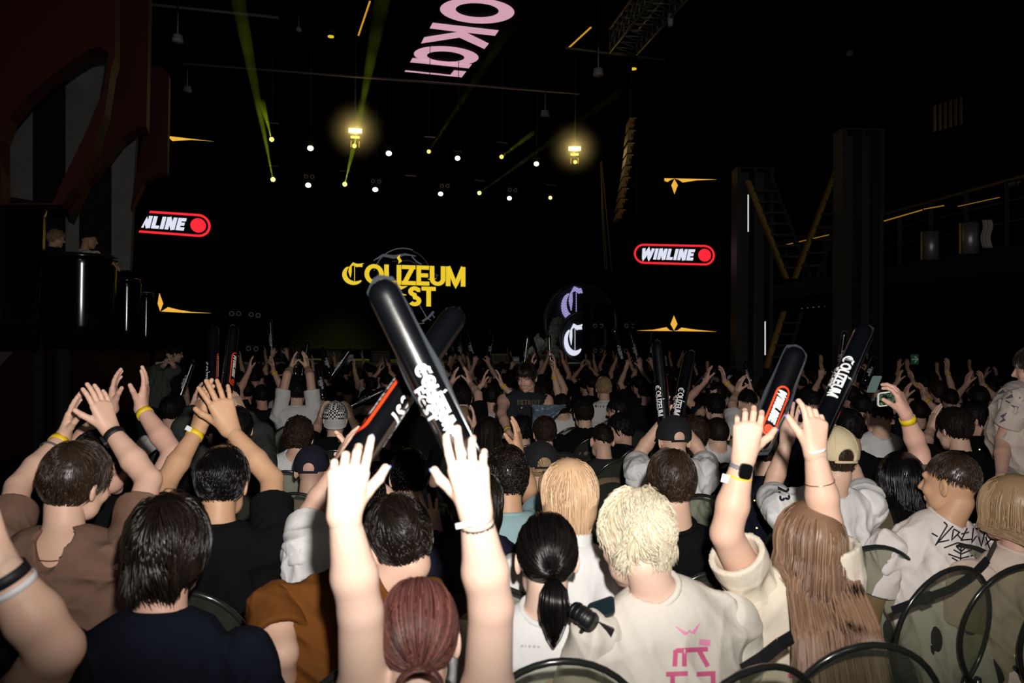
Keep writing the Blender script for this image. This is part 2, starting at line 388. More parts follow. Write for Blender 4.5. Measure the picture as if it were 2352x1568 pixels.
def tail_mesh(H, R, s, kind, seed):
    r = np.random.default_rng(seed+5); mb = MB(); Q = lambda *c: H+R@np.array(c)*s
    if kind == 'ponytail':
        n = 260; V = []; 
        for i in range(n):
            a = r.uniform(0, 6.28); rr = math.sqrt(r.random()); c, sn = math.cos(a)*rr, math.sin(a)*rr; ln = r.uniform(.8, 1.05)
            pr = [(.012, -.125, -.035), (.034, -.150, -.06), (.040, -.152, -.10), (.036, -.150, -.135), (.020, -.145, -.17*ln), (.003, -.14, -.195*ln)]
            mb.tube([Q(c*w_, y+sn*w_*.55, z) for w_, y, z in pr], .0032*s, 4, .0008)
    else:
        for i in range(150):
            a0 = r.uniform(0, 6.28); ph = r.uniform(.2, .95); b = r.uniform(-.5, .5)
            pts = []
            for j in range(9):
                a = a0+j*.42*(1 if i % 2 else -1); rr = .038*math.sqrt(1-(b*.9)**2)
                pts.append(Q(rr*math.cos(a)*1.15, -.135-.028*ph+b*.03, -.075+rr*math.sin(a)))
            mb.tube(pts, .0046*s, 4, .002)
    return mb
BODIES = []
def person(name_label, cat_group, head, d, s=1., yaw=18, hyaw=None, pitch=10, roll=0, hair=('short', 'darkbrown'), shirt=('black', (.006, .006, .007)),
           sleeve='short', neck='crew', arms=(None, None), stand=False, q=1, sk='fair', lean=.05, seed=None, thick=1., wide=1., chair=True, eyes=False, loc=None, hs=1., sh=None, shd=0, cap=None):
    seed = seed if seed is not None else len(BODIES)+11
    yaw_r = math.radians(yaw); hy = math.radians(yaw if hyaw is None else hyaw)
    H = np.array(loc) if loc is not None else P(head[0], head[1], d)
    Rb = rot(yaw_r); Rh = rot(hy, math.radians(pitch), math.radians(roll)); up = 0.
    fwd = Rb[:, 1]; rt = Rb[:, 0]
    raised = [a is not None and not (isinstance(a, dict) and a.get('low')) for a in arms]
    S = H+Rb@np.array([0, -.045-lean*.5, -.225])*s                       # shoulder centre
    if sh: S = P(sh[0], sh[1], d+shd)
    root = empty('person', (S[0], S[1], 0), name_label, 'person', cat_group)
    hipz = (.56*s if not stand else S[2]-.48*s)
    pel = np.array([S[0], S[1], hipz])-fwd*(.10+lean)*s
    if not stand: pel = pel
    J = {}
    shl = []
    for i, sx in enumerate((-1, 1)):
        shl.append(S+(rt*sx*(.165 if raised[i] else .180)*wide+UP*(.022 if raised[i] else -.012))*s)
    for i, a in enumerate(arms):
        if isinstance(a, dict) and a.get('s'): shl[i] = P(*a['s'])
    B = []   # body prims
    nb = S+UP*.02*s
    mid_ = pel+(S-pel)*.32
    B += [('q', pel, mid_, .138*s*wide, .122*s*wide, fwd, .60, .03), ('q', mid_, S-UP*.14*s, .122*s*wide, .146*s*wide, fwd, .60, .03),
          ('c', shl[0]-UP*.03, shl[1]-UP*.03, .052*s, .052*s, .05), ('q', S-UP*.16*s, S-UP*.04*s, .150*s*wide, .115*s*wide, fwd, .60, .04)]
    hb = H+Rh@np.array([0, -.028, -.07])*s
    B += [('c', nb-UP*.02, hb, .060*s*hs, .055*s*hs, .03), ('c', shl[0]*.45+nb*.55, nb+UP*.015, .045*s, .045*s, .05), ('c', shl[1]*.45+nb*.55, nb+UP*.015, .045*s, .045*s, .05)]
    # legs
    Lg = []
    for sx in (-1, 1):
        hip = pel+rt*sx*.085*s+fwd*(.035 if not stand else 0); 
        if stand: kn = hip*[1, 1, 0]+np.array([0, 0, .49*s])+fwd*.03; an = hip*[1, 1, 0]+np.array([0, 0, .09])
        else: kn = hip+fwd*.43*s+rt*sx*.03-UP*(hipz-.52*s); an = kn*[1, 1, 0]+np.array([0, 0, .09])+fwd*.02
        Lg += [('c', hip, kn, .085*s, .060*s, .03), ('c', kn, an, .056*s, .040*s, .02), ('c', an-UP*.03, an-UP*.045+fwd*.16, .040, .030, .02)]
    # arms
    AR = []; hands = []; Lu, Lf = .285*s, .255*s
    for i, sx in enumerate((-1, 1)):
        a = arms[i]; s0 = shl[i]
        if a is None:
            el = s0+(-UP*.26+rt*sx*.05+fwd*.03)*s; wr = el+(fwd*.22-rt*sx*.08-UP*.02)*s if not stand else el+(-UP*.24+fwd*.06)*s; hd = nrm(wr-el); hn = -UP; hp = {'curl': .5}
        elif 'world' in a:
            el = S+Rb@np.array(a['world'][0])*s; wr = S+Rb@np.array(a['world'][1])*s; hd = Rb@nrm(a['hd']); hn = Rb@nrm(a['hn']); hp = a.get('hp', {})
        else:
            ep = a['e']; wp = a['w']
            el = P(*ep) if len(ep) == 3 else at_len(ep[0], ep[1], s0, Lu, a.get('es', 1))
            wr = P(*wp) if len(wp) == 3 else at_len(wp[0], wp[1], el, Lf, a.get('ws', 1))
            t = a['t']; tp = P(t[0], t[1], np.dot(wr-CAM, _f)+(t[2] if len(t) > 2 else 0)); hd = nrm(tp-wr)
            hn = a.get('hn', (0, 0, 0)); hn = _r*hn[0]+_u*hn[1]+_f*hn[2]; hp = a.get('hp', {})
        k = thick
        ar = [('c', s0-UP*.005, s0+nrm(el-s0)*.05, .056*s*k, .052*s*k, .03), ('c', s0, el, .048*s*k, .040*s*k, .02), ('c', el, el*.62+wr*.38, .039*s*k, .041*s*k, .012), ('c', el*.62+wr*.38, wr, .041*s*k, .0262*s*k, .012)]
        AR.append((s0, el, wr)); B += ar
        tx = hp.get('tx', 1); kw = {k2: v for k2, v in hp.items() if k2 != 'tx'}
        hpz, tips = hand_prims(wr, hd, hn, tx, s=s*a.get('hs', 1) if a else s, **kw)
        f = nrm(el-wr); stub = [('c', wr+f*.035, wr, .0285*s*k, .0255*s*k, .006)]
        hands.append((stub+hpz, tips, wr, hd, hn, raised[i]))
    vb = {2: .008, 1: .012, 0: .02}[q]
    parts = []
    if q == 0:
        allp = B+Lg+[('e', H+Rh@np.array([0, -.01, .02])*s, (.075*s, .093*s, .095*s), Rh, .01), ('e', H+Rh@np.array([0, .03, -.05])*s, (.055*s, .06*s, .07*s), Rh, .02)]
        parts.append(surf(allp, .02))
        for h in hands:
            if h[5]: parts.append(surf(h[0], .006))
    else:
        parts.append(surf(B+Lg, vb))
        parts.append(surf(head_prims(H, Rh, s*hs)+[('c', hb, H+Rh@np.array([0, -.02, -.05])*s, .052*s, .05*s, .02)], .0045 if q == 2 else .0065))
        for h in hands: parts.append(surf(h[0], (.0026 if q == 2 else .0042) if h[5] else .008))
    V, F = join(parts)
    body = obj('body', V, F, SKIN[sk], root)
    # trousers
    Tp = [('q', pel-UP*.03, pel+UP*.03*s, .150*s*wide, .142*s*wide, fwd, .6, .03)]+[(p[0], p[1], p[2], p[3]+.018, p[4]+.02, .03) for j, p in enumerate(Lg) if j % 3 < 2]
    V, F = surf(Tp, .02 if q else .028); obj('trousers', V, F, mat('denim_dark', (.012, .013, .018), .9, bump=.3, bscale=90), root)
    # shirt
    sm = cloth('cloth_'+shirt[0], shirt[1]); infl = .025 if q else .016
    X = [('q', pel-UP*.02, S-UP*.16*s, (.150*s*wide+infl), (.158*s*wide+infl), fwd, .72, .05), ('q', S-UP*.17*s, S-UP*.045*s, .160*s*wide+infl, .118*s*wide+infl, fwd, .68, .05),
         ('c', shl[0]-UP*.025, shl[1]-UP*.025, .055*s+infl, .055*s+infl, .05), ('c', shl[0]*.5+nb*.5, nb, .050*s+infl*.75, .050*s+infl*.75, .05), ('c', shl[1]*.5+nb*.5, nb, .050*s+infl*.75, .050*s+infl*.75, .05)]
    sub = [('c', nb+(hb-nb)*.55, hb+(hb-nb)*1.5, .064*s*hs, .074*s, .006, '-')]
    if neck == 'scoop': sub += [('c', nb-fwd*.05*s+UP*.05, nb-fwd*.12*s-UP*.015*s, .056, .012, .004, '-')]
    slv = []
    if sleeve != 'none':
        for i, (s0, el, wr) in enumerate(AR):
            fr = .62 if sleeve == 'short' else 1; e0 = s0+(el-s0)*fr; u = nrm(el-s0)
            SL_ = [('c', s0*1., e0, .060*s*thick+infl*.7, .056*s*thick+infl*.8, .03)]
            if sleeve == 'short':
                SL_ += [('h', e0+u*.005, u, .16, .001, '-'), ('c', e0-u*.045, e0+u*.05, .047*s*thick+.004, .060*s*thick+.006, .004, '-')]
            else:
                v_ = nrm(wr-el); SL_ += [('c', el, wr-v_*.02, .050*s+infl*.6, .036*s+infl*.4, .03), ('h', wr-v_*.025, v_, .09, .001, '-'), ('c', wr-v_*.06, wr+v_*.05, .029*s, .033*s, .003, '-')]
            slv.append(surf(SL_, {2: .006, 1: .009, 0: .016}[q], folds(seed+i+40, {2: .012, 1: .011, 0: .005}[q], calm=[(e0, .075*thick, .12)])))
    else:
        for i, (s0, el, wr) in enumerate(AR): sub.append(('c', s0+(s0-S)*.12, el, .062*s, .07*s, .008, '-'))
    V, F = surf(X+sub, {2: .0075, 1: .011, 0: .02}[q], folds(seed, {2: .020, 1: .016, 0: .008}[q], calm=[(nb+(hb-nb)*.3, .085, .19)])); V, F = join([(V, F)]+slv)
    so = obj('shirt', V, F, sm, root)
    if q and neck in ('crew', 'collar'):
        mb = MB(); ax = nrm(hb-nb); c0 = nb+(hb-nb)*.5; a1 = nrm(np.cross(ax, fwd)); a2 = np.cross(a1, ax)
        ring = [c0+(a1*math.cos(t)+a2*math.sin(t))*.066*s*hs+UP*.006*math.sin(t) for t in np.linspace(0, 2*math.pi, 28, endpoint=False)]
        if neck == 'crew': mb.tube(ring, .0095*s, 8, closed=True)
        else:
            for k2 in range(4): mb.tube([p+ax*.009*k2 for p in ring], .0085*s, 6, closed=True)
        mb.build('collar', sm, so, True)
    # hair
    if hair:
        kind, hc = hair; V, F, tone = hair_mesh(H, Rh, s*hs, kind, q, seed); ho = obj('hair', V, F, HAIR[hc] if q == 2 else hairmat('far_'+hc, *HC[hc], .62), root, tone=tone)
        if kind in ('ponytail', 'bun') and q:
            mb = tail_mesh(H, Rh, s*hs, kind, seed); V = np.concatenate(mb.V)
            obj('ponytail' if kind == 'ponytail' else 'hair_bun', V, mb.F, HAIR[hc], ho, tone=np.repeat(np.clip(RNG.normal(.3, .2, len(V)//4+1), 0, 1), 4)[:len(V)])
    if eyes:
        for sx in (-1, 1):
            V, F = surf([('e', H+Rh@np.array([sx*.031, .078, .006])*s, (.0115*s,)*3, Rh, .002)], .0035); obj('eye', V, F, mat('eye_dark', (.16, .14, .13), .3), root)  # whole eye in one dark tone
            V, F = surf([('c', H+Rh@np.array([sx*.018, .0905, .024])*s, H+Rh@np.array([sx*.046, .083, .025])*s, .0035, .0025, .002)], .002); obj('eyebrow', V, F, HAIR['darkbrown'], root, tone=np.zeros(len(V)))
    if cap: cap_mesh(H, Rh, s*hs, cap, root)
    info = dict(root=root, body=body, shirt=so, H=H, R=Rh, Rb=Rb, S=S, pel=pel, AR=AR, hands=hands, s=s, q=q, fwd=fwd, rt=rt, d=d, yaw=yaw)
    BODIES.append(info)
    if chair and not stand and (q or chair == 'force'): add_chair(info)
    return info
def cap_mesh(H, R, s, m, root):
    """baseball cap worn backwards: crown, rear opening strap, brim; m=(material, brim material, backwards)"""
    cm, bm_, back = m; Q = lambda *c: H+R@np.array(c)*s
    sgn = -1 if back else 1
    def cut(X, Y, Z):
        x, y, z = X-H[0], Y-H[1], Z-H[2]; ly = x*R[0, 1]+y*R[1, 1]+z*R[2, 1]; lz = x*R[0, 2]+y*R[1, 2]+z*R[2, 2]
        return -(lz-(.002+ly*.13)*s)+0*x
    prims = [('e', Q(0, -.012, .028), (.092*s, .113*s, .104*s), R, .005)]
    if not back: prims.append(('e', Q(0, -.125, .004), (.036*s, .05*s, .036*s), R, .004, '-'))
    V, F = surf(prims, .005, None, cut); c = obj('cap', V, F, cm, root)
    mb = MB()
    for t in range(6):
        a = t*math.pi/3; mb.tube([Q(.093*math.cos(a)*math.cos(b), -.012+.114*math.sin(a)*math.cos(b), .028+.1045*math.sin(b)) for b in np.linspace(.05, 1.5, 8)], .0012*s, 5)
    mb.disc(Q(0, -.012, .131), R[:, 2], .008*s, t=.005); mb.build('cap_seam', bm_ or cm, c, True)
    mb = MB(); V = []; n = 14; rows = 5
    for side in (0, 1):
        for j in range(rows):
            for i in range(n):
                a = math.pi*(.14+.72*i/(n-1)); e = .072*j/(rows-1)*math.sin(a)**.6
                x = .083*math.cos(a)*(1+.1*j/rows); y = (.095*math.sin(a)+e)*1.0
                V.append(Q(x, sgn*y-.012, .022-(.035 if back else 0)-e*(1.1 if back else .30)-.25*x*x*10*.1+(.004 if side else 0)))
    F = []
    for j in range(rows-1):
        for i in range(n-1):
            a = j*n+i; F.append((a, a+1, a+n+1, a+n)); b = rows*n+a; F.append((b, b+n, b+n+1, b+1))
    for i in range(n-1): a = (rows-1)*n+i; F.append((a, a+1, a+1+rows*n, a+rows*n))
    mb.add(V, F)
    mb.build('cap_brim', bm_ or cm, c, True)
    if not back:
        mb = MB(); mb.tube([Q(.086*math.cos(a), -.012-.106*abs(math.sin(a)), -.012) for a in np.linspace(1.0, 2.14, 12)], .006*s, 6); mb.build('cap_strap', cm, c, True)
def band(info, side, m, name='wristband', off=.03, w=.011, r=.0315, tab=None, box=None):
    s0, el, wr = info['AR'][side]; u = nrm(el-wr); c = wr+u*off; mb = MB(); k = info['s']
    h = np.array([0, 0, 1.]) if abs(u[2]) < .9 else np.array([1., 0, 0]); x = nrm(np.cross(u, h)); y = np.cross(u, x); n = 28; V = []
    for z in (-w, w):
        for rr in (r*k, r*k+.0015):
            V += [c+u*z+(x*math.cos(2*math.pi*i/n)+y*math.sin(2*math.pi*i/n))*rr for i in range(n)]
    F = []
    for i in range(n):
        j = (i+1) % n; F += [(i, j, 2*n+j, 2*n+i), (n+i, 3*n+i, 3*n+j, n+j), (i, n+i, n+j, j), (2*n+i, 2*n+j, 3*n+j, 3*n+i)]
    mb.add(V, F)
    to = nrm(CAM-c); to = nrm(to-u*np.dot(to, u)); sd = np.cross(u, to)
    o = mb.build(name, m, info['root'], True)
    if tab: mt = MB(); mt.box(c+to*(r*.75*k)+sd*r*.72*k, sd*.020, u*w*.9, to*.001); mt.build('tab', mat('white_tab', (.8, .8, .82), .5), o)
    if box:
        mt = MB(); cc = c+to*(r*k+.004)*box[1]+sd*(r*k+.004)*box[2]; nn = nrm(cc-c); ss = np.cross(u, nn); pts = []
        for i in range(24):
            a = 2*math.pi*i/24; q_ = lambda v: math.copysign(abs(v)**.5, v); pts.append(cc+u*.021*q_(math.cos(a))+ss*.0175*q_(math.sin(a))-nn*.004)
        mt.prism(pts, nn, .010); mt.build('watch_case', box[0], o)
    return o
def nails(info, side, m):
    for p, u, n in info['hands'][side][1]:
        V, F = surf([('e', p+u*.002+n*.0055, (.0052, .0085, .0035), np.stack([np.cross(u, n), u, n], 1), .001)], .0018); obj('fingernail', V, F, m, info['root'])
YEL = mat('yellow_paper_band', srgb(235, 200, 30), .5)
# ---------------------------------------------------------------- chairs
SMOKE = bpy.data.materials.new('smoky_acrylic'); SMOKE.use_nodes = True
_n = SMOKE.node_tree.nodes; _l = SMOKE.node_tree.links; _n.clear()
_o = _n.new('ShaderNodeOutputMaterial'); _t = _n.new('ShaderNodeBsdfTransparent'); _t.inputs[0].default_value = (.70, .72, .63, 1)
_g = _n.new('ShaderNodeBsdfGlossy'); _g.inputs['Roughness'].default_value = .06; _d = _n.new('ShaderNodeBsdfDiffuse'); _d.inputs[0].default_value = (.20, .215, .17, 1)
_z = _n.new('ShaderNodeTexNoise'); _z.inputs['Scale'].default_value = 12; _lw = _n.new('ShaderNodeLayerWeight'); _fr = _n.new('ShaderNodeMapRange'); _fr.inputs[1].default_value = .45; _fr.inputs[3].default_value = .04; _fr.inputs[4].default_value = .5; _l.new(_lw.outputs['Facing'], _fr.inputs[0])
_m1 = _n.new('ShaderNodeMixShader'); _m2 = _n.new('ShaderNodeMixShader'); _mm = _n.new('ShaderNodeMath'); _mm.operation = 'MULTIPLY_ADD'; _mm.inputs[1].default_value = .08; _mm.inputs[2].default_value = .10
_l.new(_z.outputs['Fac'], _mm.inputs[0]); _l.new(_mm.outputs[0], _m1.inputs[0]); _l.new(_t.outputs[0], _m1.inputs[1]); _l.new(_d.outputs[0], _m1.inputs[2])
_l.new(_fr.outputs[0], _m2.inputs[0]); _l.new(_m1.outputs[0], _m2.inputs[1]); _l.new(_g.outputs[0], _m2.inputs[2]); _l.new(_m2.outputs[0], _o.inputs[0])
RIM = mat('smoky_rim', (.02, .022, .02), .18, spec=.6)
CHAIR = [None]
def make_chair():
    r = empty('banquet_chair', (0, 0, 0), 'x', 'chair')
    mb = MB(); C = lambda x, z: np.array([x, -.225-.30*max(0, z-.52)*.5+.35*x*x, z])
    ring = [C(.215*math.cos(t), .715+.235*math.sin(t)) for t in np.linspace(0, 2*math.pi, 40, endpoint=False)]
    mb.tube(ring, .0085, 8, closed=True); mb.build('back_rim', RIM, r, True)
    V = [C(0, .715)]; F = []; K = 8
    for k in range(1, K+1):
        for t in np.linspace(0, 2*math.pi, 40, endpoint=False): V.append(C(.213*k/K*math.cos(t), .715+.233*k/K*math.sin(t)))
    F = [(0, 1+i, 1+(i+1) % 40) for i in range(40)]+[(1+(k-1)*40+i, 1+k*40+i, 1+k*40+(i+1) % 40, 1+(k-1)*40+(i+1) % 40) for k in range(1, K) for i in range(40)]
    obj('backrest', V, F, SMOKE, r)
    mb = MB(); mb.disc(np.array([0, 0, .432]), UP, .215, k=36, t=.022); mb.build('seat', SMOKE, r)
    for sx in (-1, 1):
        mb = MB(); mb.tube([(sx*.10, -.20, .44), (sx*.12, -.215, .50), (sx*.13, -.225, .56)], .012, 8); mb.build('back_support', RIM, r, True)
        for sy in (-1, 1):
            mb = MB(); mb.bar((sx*.14, sy*.14, .43), (sx*.18, sy*(.20 if sy < 0 else .17), .0), .016, 8, .010); mb.build('leg', SMOKE, r, True)
    return r
def add_chair(info, label=None, loc=None, yaw=None, dy=0.):
    fresh = CHAIR[0] is None
    if fresh: CHAIR[0] = make_chair()
    c = CHAIR[0] if fresh else copy_tree(CHAIR[0])
    if loc is None:
        y = math.radians(info['yaw']); p = info['pel']+info['fwd']*(.05+dy); loc = (p[0], p[1], 0)
    c.location = loc; c.rotation_euler = (0, 0, math.radians(yaw) if yaw is not None else y)
    c.scale = (1, 1, 1.0); c['label'] = label or 'smoky clear oval-backed chair under the seated '+info['root']['label'].split(' ', 1)[1][:60]
    c['group'] = 'clear oval-backed chairs of the audience'
    info and info.__setitem__('chair', c)
    return c
# ---------------------------------------------------------------- lettering drawn with strokes
def rib(pts, w, closed=False, seg=.10, caps=False):
    """flat ribbon along a 2D polyline, mitred; w may be a list; returns verts, quads"""
    p = [np.array(q, float) for q in pts]; ws = list(w) if hasattr(w, '__len__') else [w]*len(p)
    q, u = [], []
    m = len(p)
    for i in range(m if closed else m-1):
        a, b = p[i], p[(i+1) % m]; k = max(1, int(np.linalg.norm(b-a)/seg)); wa, wb = ws[i], ws[(i+1) % m]
        for j in range(k): q.append(a+(b-a)*j/k); u.append(wa+(wb-wa)*j/k)
    if not closed: q.append(p[-1]); u.append(ws[-1])
    m = len(q); V = []; F = []
    for i in range(m):
        if closed: t0 = q[i]-q[i-1]; t1 = q[(i+1) % m]-q[i]
        else: t0 = q[i]-q[max(i-1, 0)]; t1 = q[min(i+1, m-1)]-q[i]
        if i == 0 and not closed: t0 = t1
        if i == m-1 and not closed: t1 = t0
        t0 = t0/(np.linalg.norm(t0)+1e-9); t1 = t1/(np.linalg.norm(t1)+1e-9); t = t0+t1; t /= np.linalg.norm(t)+1e-9
        n = np.array([-t[1], t[0]]); c = max(.5, float(np.dot(n, [-t0[1], t0[0]]))); n = n*u[i]/2/c
        V += [q[i]+n, q[i]-n]
    for i in range(m if closed else m-1): j = (i+1) % m; F.append((2*i, 2*i+1, 2*j+1, 2*j))
    return V, F
def arc(cx, cy, rx, ry, a0, a1, n=18): return [(cx+rx*math.cos(math.radians(a)), cy+ry*math.sin(math.radians(a))) for a in np.linspace(a0, a1, n)]
def glyph(ch, w):
    """strokes (points, width, closed) in a cell of height 1; returns strokes and advance"""
    a = w/2; S_ = []; A = lambda p, c=False, ww=w: S_.append((p, ww, c)); W = .62
    if ch == 'I': A([(a, 0), (a, 1)]); W = w
    elif ch == 'L': A([(a, 1), (a, 0)]); A([(a, a), (.52, a)]); W = .52
    elif ch == 'O': A(arc(.42, .5, .42-a, .5-a, 0, 345, 24), True); W = .84
    elif ch == 'Z': A([(0, 1-a), (.6, 1-a)]); A([(.6-a*1.2, 1-a), (a*1.2, a)]); A([(0, a), (.62, a)]); W = .62
    elif ch == 'E': A([(a, 0), (a, 1)]); A([(a, 1-a), (.55, 1-a)]); A([(a, .51), (.51, .51)]); A([(a, a), (.56, a)]); W = .56
    elif ch == 'F': A([(a, 0), (a, 1)]); A([(a, 1-a), (.53, 1-a)]); A([(a, .49), (.48, .49)]); W = .53
    elif ch == 'U': A([(a, 1), (a, .35)]+arc(.34, .35, .34-a, .35-a, 180, 360)+[(.68-a, 1)]); W = .68
    elif ch == 'M': A([(a, 0), (a, 1)]); A([(.85-a, 0), (.85-a, 1)]); A([(a, 1), (.425, a*.6), (.85-a, 1)], ww=w*.95); W = .85
    elif ch == 'W': A([(a*.8, 1), (.27, a*.5), (.5, .9), (.73, a*.5), (1-a*.8, 1)]); W = 1.0
    elif ch == 'N': A([(a, 0), (a, 1)]); A([(.68-a, 0), (.68-a, 1)]); A([(a, 1), (.68-a, 0)]); W = .68
    elif ch == 'T': A([(0, 1-a), (.62, 1-a)]); A([(.31, 0), (.31, 1-a)]); W = .62
    elif ch == 'D': A([(a, 0), (a, 1)]); A([(a, 1-a), (.3, 1-a)]+arc(.3, .5, .33-a, .5-a, 85, -85)+[(a, a)]); W = .66
    elif ch == 'R': A([(a, 0), (a, 1)]); A([(a, 1-a), (.34, 1-a)]+arc(.34, .72, .24-a*.6, .28-a, 85, -85)+[(a, .44)]); A([(.3, .44), (.58, 0)]); W = .6
    elif ch == 'S': A([(.56, .82)]+arc(.32, .74, .28-a, .26-a, 30, 265, 14)+arc(.32, .27, .29-a, .27-a, 85, -150, 14)); W = .62
    elif ch == 'K': A([(a, 0), (a, 1)]); A([(.66, 1), (a, .42)]); A([(.28, .60), (.70, 0)]); W = .70
    elif ch == 'C': A(arc(.42, .5, .42-a, .5-a, 45, 315, 22)); W = .80
    elif ch == 'o': A(arc(.33, .33, .33-a, .33-a, 0, 340, 20), True); W = .66
    elif ch == 'a': A(arc(.34, .36, .34-a, .36-a, 0, 345, 24), True); A([(.68-a, 0), (.68-a, .72)]); W = .7
    elif ch == '2': A(arc(.3, .7, .28-a, .3-a, 160, -30, 12)+[(a, a), (.6, a)]); W = .6
    elif ch == '3': A(arc(.3, .74, .27-a, .26-a, 150, -85, 12)); A(arc(.3, .27, .3-a, .27-a, 85, -150, 12)); W = .6
    elif ch == '4': A([(.62, .25), (0, .25), (.42, 1), (.42, 0)], ww=w*.8); W = .62
    elif ch == '*C':   # blackletter C
        S_.append((arc(.50, .46, .42, .44, 125, 318, 22), [.05+.17*math.sin(math.pi*i/21)**.7 for i in range(22)], False))
        S_.append(([(.34, .84), (.32, .6), (.34, .30)], [.10, .15, .03], False)); S_.append(([(.52, .90), (.52, .14)], .028, False))
        S_.append(([(.30, .80), (.46, .98), (.62, .90), (.92, 1.02)], [.03, .12, .16, .02], False)); S_.append(([(.62, .86), (.86, .90)], [.05, .12], False)); W = .93
    elif ch == '*E':
        S_.append((arc(.48, .46, .38, .44, 120, 318, 20), [.05+.15*math.sin(math.pi*i/19)**.7 for i in range(20)], False))
        S_.append(([(.24, .84), (.44, 1.0), (.58, .9), (.84, 1.0)], [.03, .13, .16, .02], False)); S_.append(([(.30, .50), (.52, .58), (.80, .55)], [.05, .14, .03], False)); W = .84
    elif ch == ' ': W = .3
    else: A([(a, 0), (a, .7)]); A([(a, .4), (.3, .6)]); W = .36
    return S_, W
def text2d(chars, w=.2, gap=.06, shear=0, flame=None):
    V, F, x = [], [], 0
    for i, ch in enumerate(chars):
        S_, W = glyph(ch, w)
        for p, ww, c in S_:
            v, f = rib(p, ww, c); n = len(V); V += [(q[0]+x+q[1]*shear, q[1]) for q in v]; F += [tuple(k+n for k in g) for g in f]
        if flame is not None and i == flame:
            c = x+W/2; v, f = rib([(c-.03, 1.06), (c+.06, 1.2), (c-.03, 1.36), (c+.05, 1.52)], [.01, .13, .12, .005], seg=.05); n = len(V); V += [tuple(q) for q in v]; F += [tuple(k+n for k in g) for g in f]
        x += W+gap
    return np.array(V, float), F, x-gap
def logo2d():   # two-line festival wordmark, unit = cap height of the first line
    V1, F1, W1 = text2d(['*C', 'O', 'L', 'I', 'Z', 'E', 'U', 'M'], .20, .02, flame=3)
    V2, F2, W2 = text2d(['F', '*E', 'S', 'T'], .20, .0)
    V2 = V2*1.0+np.array([W1*.27, -1.06])
    return np.concatenate([V1, V2]), F1+[tuple(i+len(V1) for i in f) for f in F2], W1
def winline2d(frame=.10):
    """white slanted word, ring frame and dot: three (V,F) sets, unit = letter height"""
    V, F, W = text2d('WINLINE', .26, .07, .22); V = V*[1.07, 1]+np.array([.55, .41])
    H_ = 1.82; R_ = H_/2; L = 7.2
    ring = arc(R_, R_, R_-frame, R_-frame, 90, 270, 16)+arc(L-R_, R_, R_-frame, R_-frame, -90, 90, 16)
    Vr, Fr = rib(ring, frame*2, True, .3)
    k = 28; Vd = [(L-R_, R_)]+[(L-R_+.57*math.cos(2*math.pi*i/k), R_+.57*math.sin(2*math.pi*i/k)) for i in range(k)]; Fd = [(0, 1+i, 1+(i+1) % k) for i in range(k)]
    return (V, F), (np.array(Vr), Fr), (np.array(Vd), Fd), L, H_
WHITEP = mat('white_print', (.85, .85, .86), .5); ORANGEP = mat('orange_print', srgb(232, 68, 28), .45); REDP = mat('red_print', srgb(200, 30, 20), .5); BLACKP = mat('black_print', (.006, .006, .008), .6)
PVC = mat('black_inflated_film', (.002, .0026, .004), .20, spec=1.0, bump=.03, bscale=30); PVC.node_tree.nodes['Principled BSDF'].inputs['IOR'].default_value = 2.1; SEAM = mat('clear_film_seam', (.03, .035, .042), .15, spec=.6)
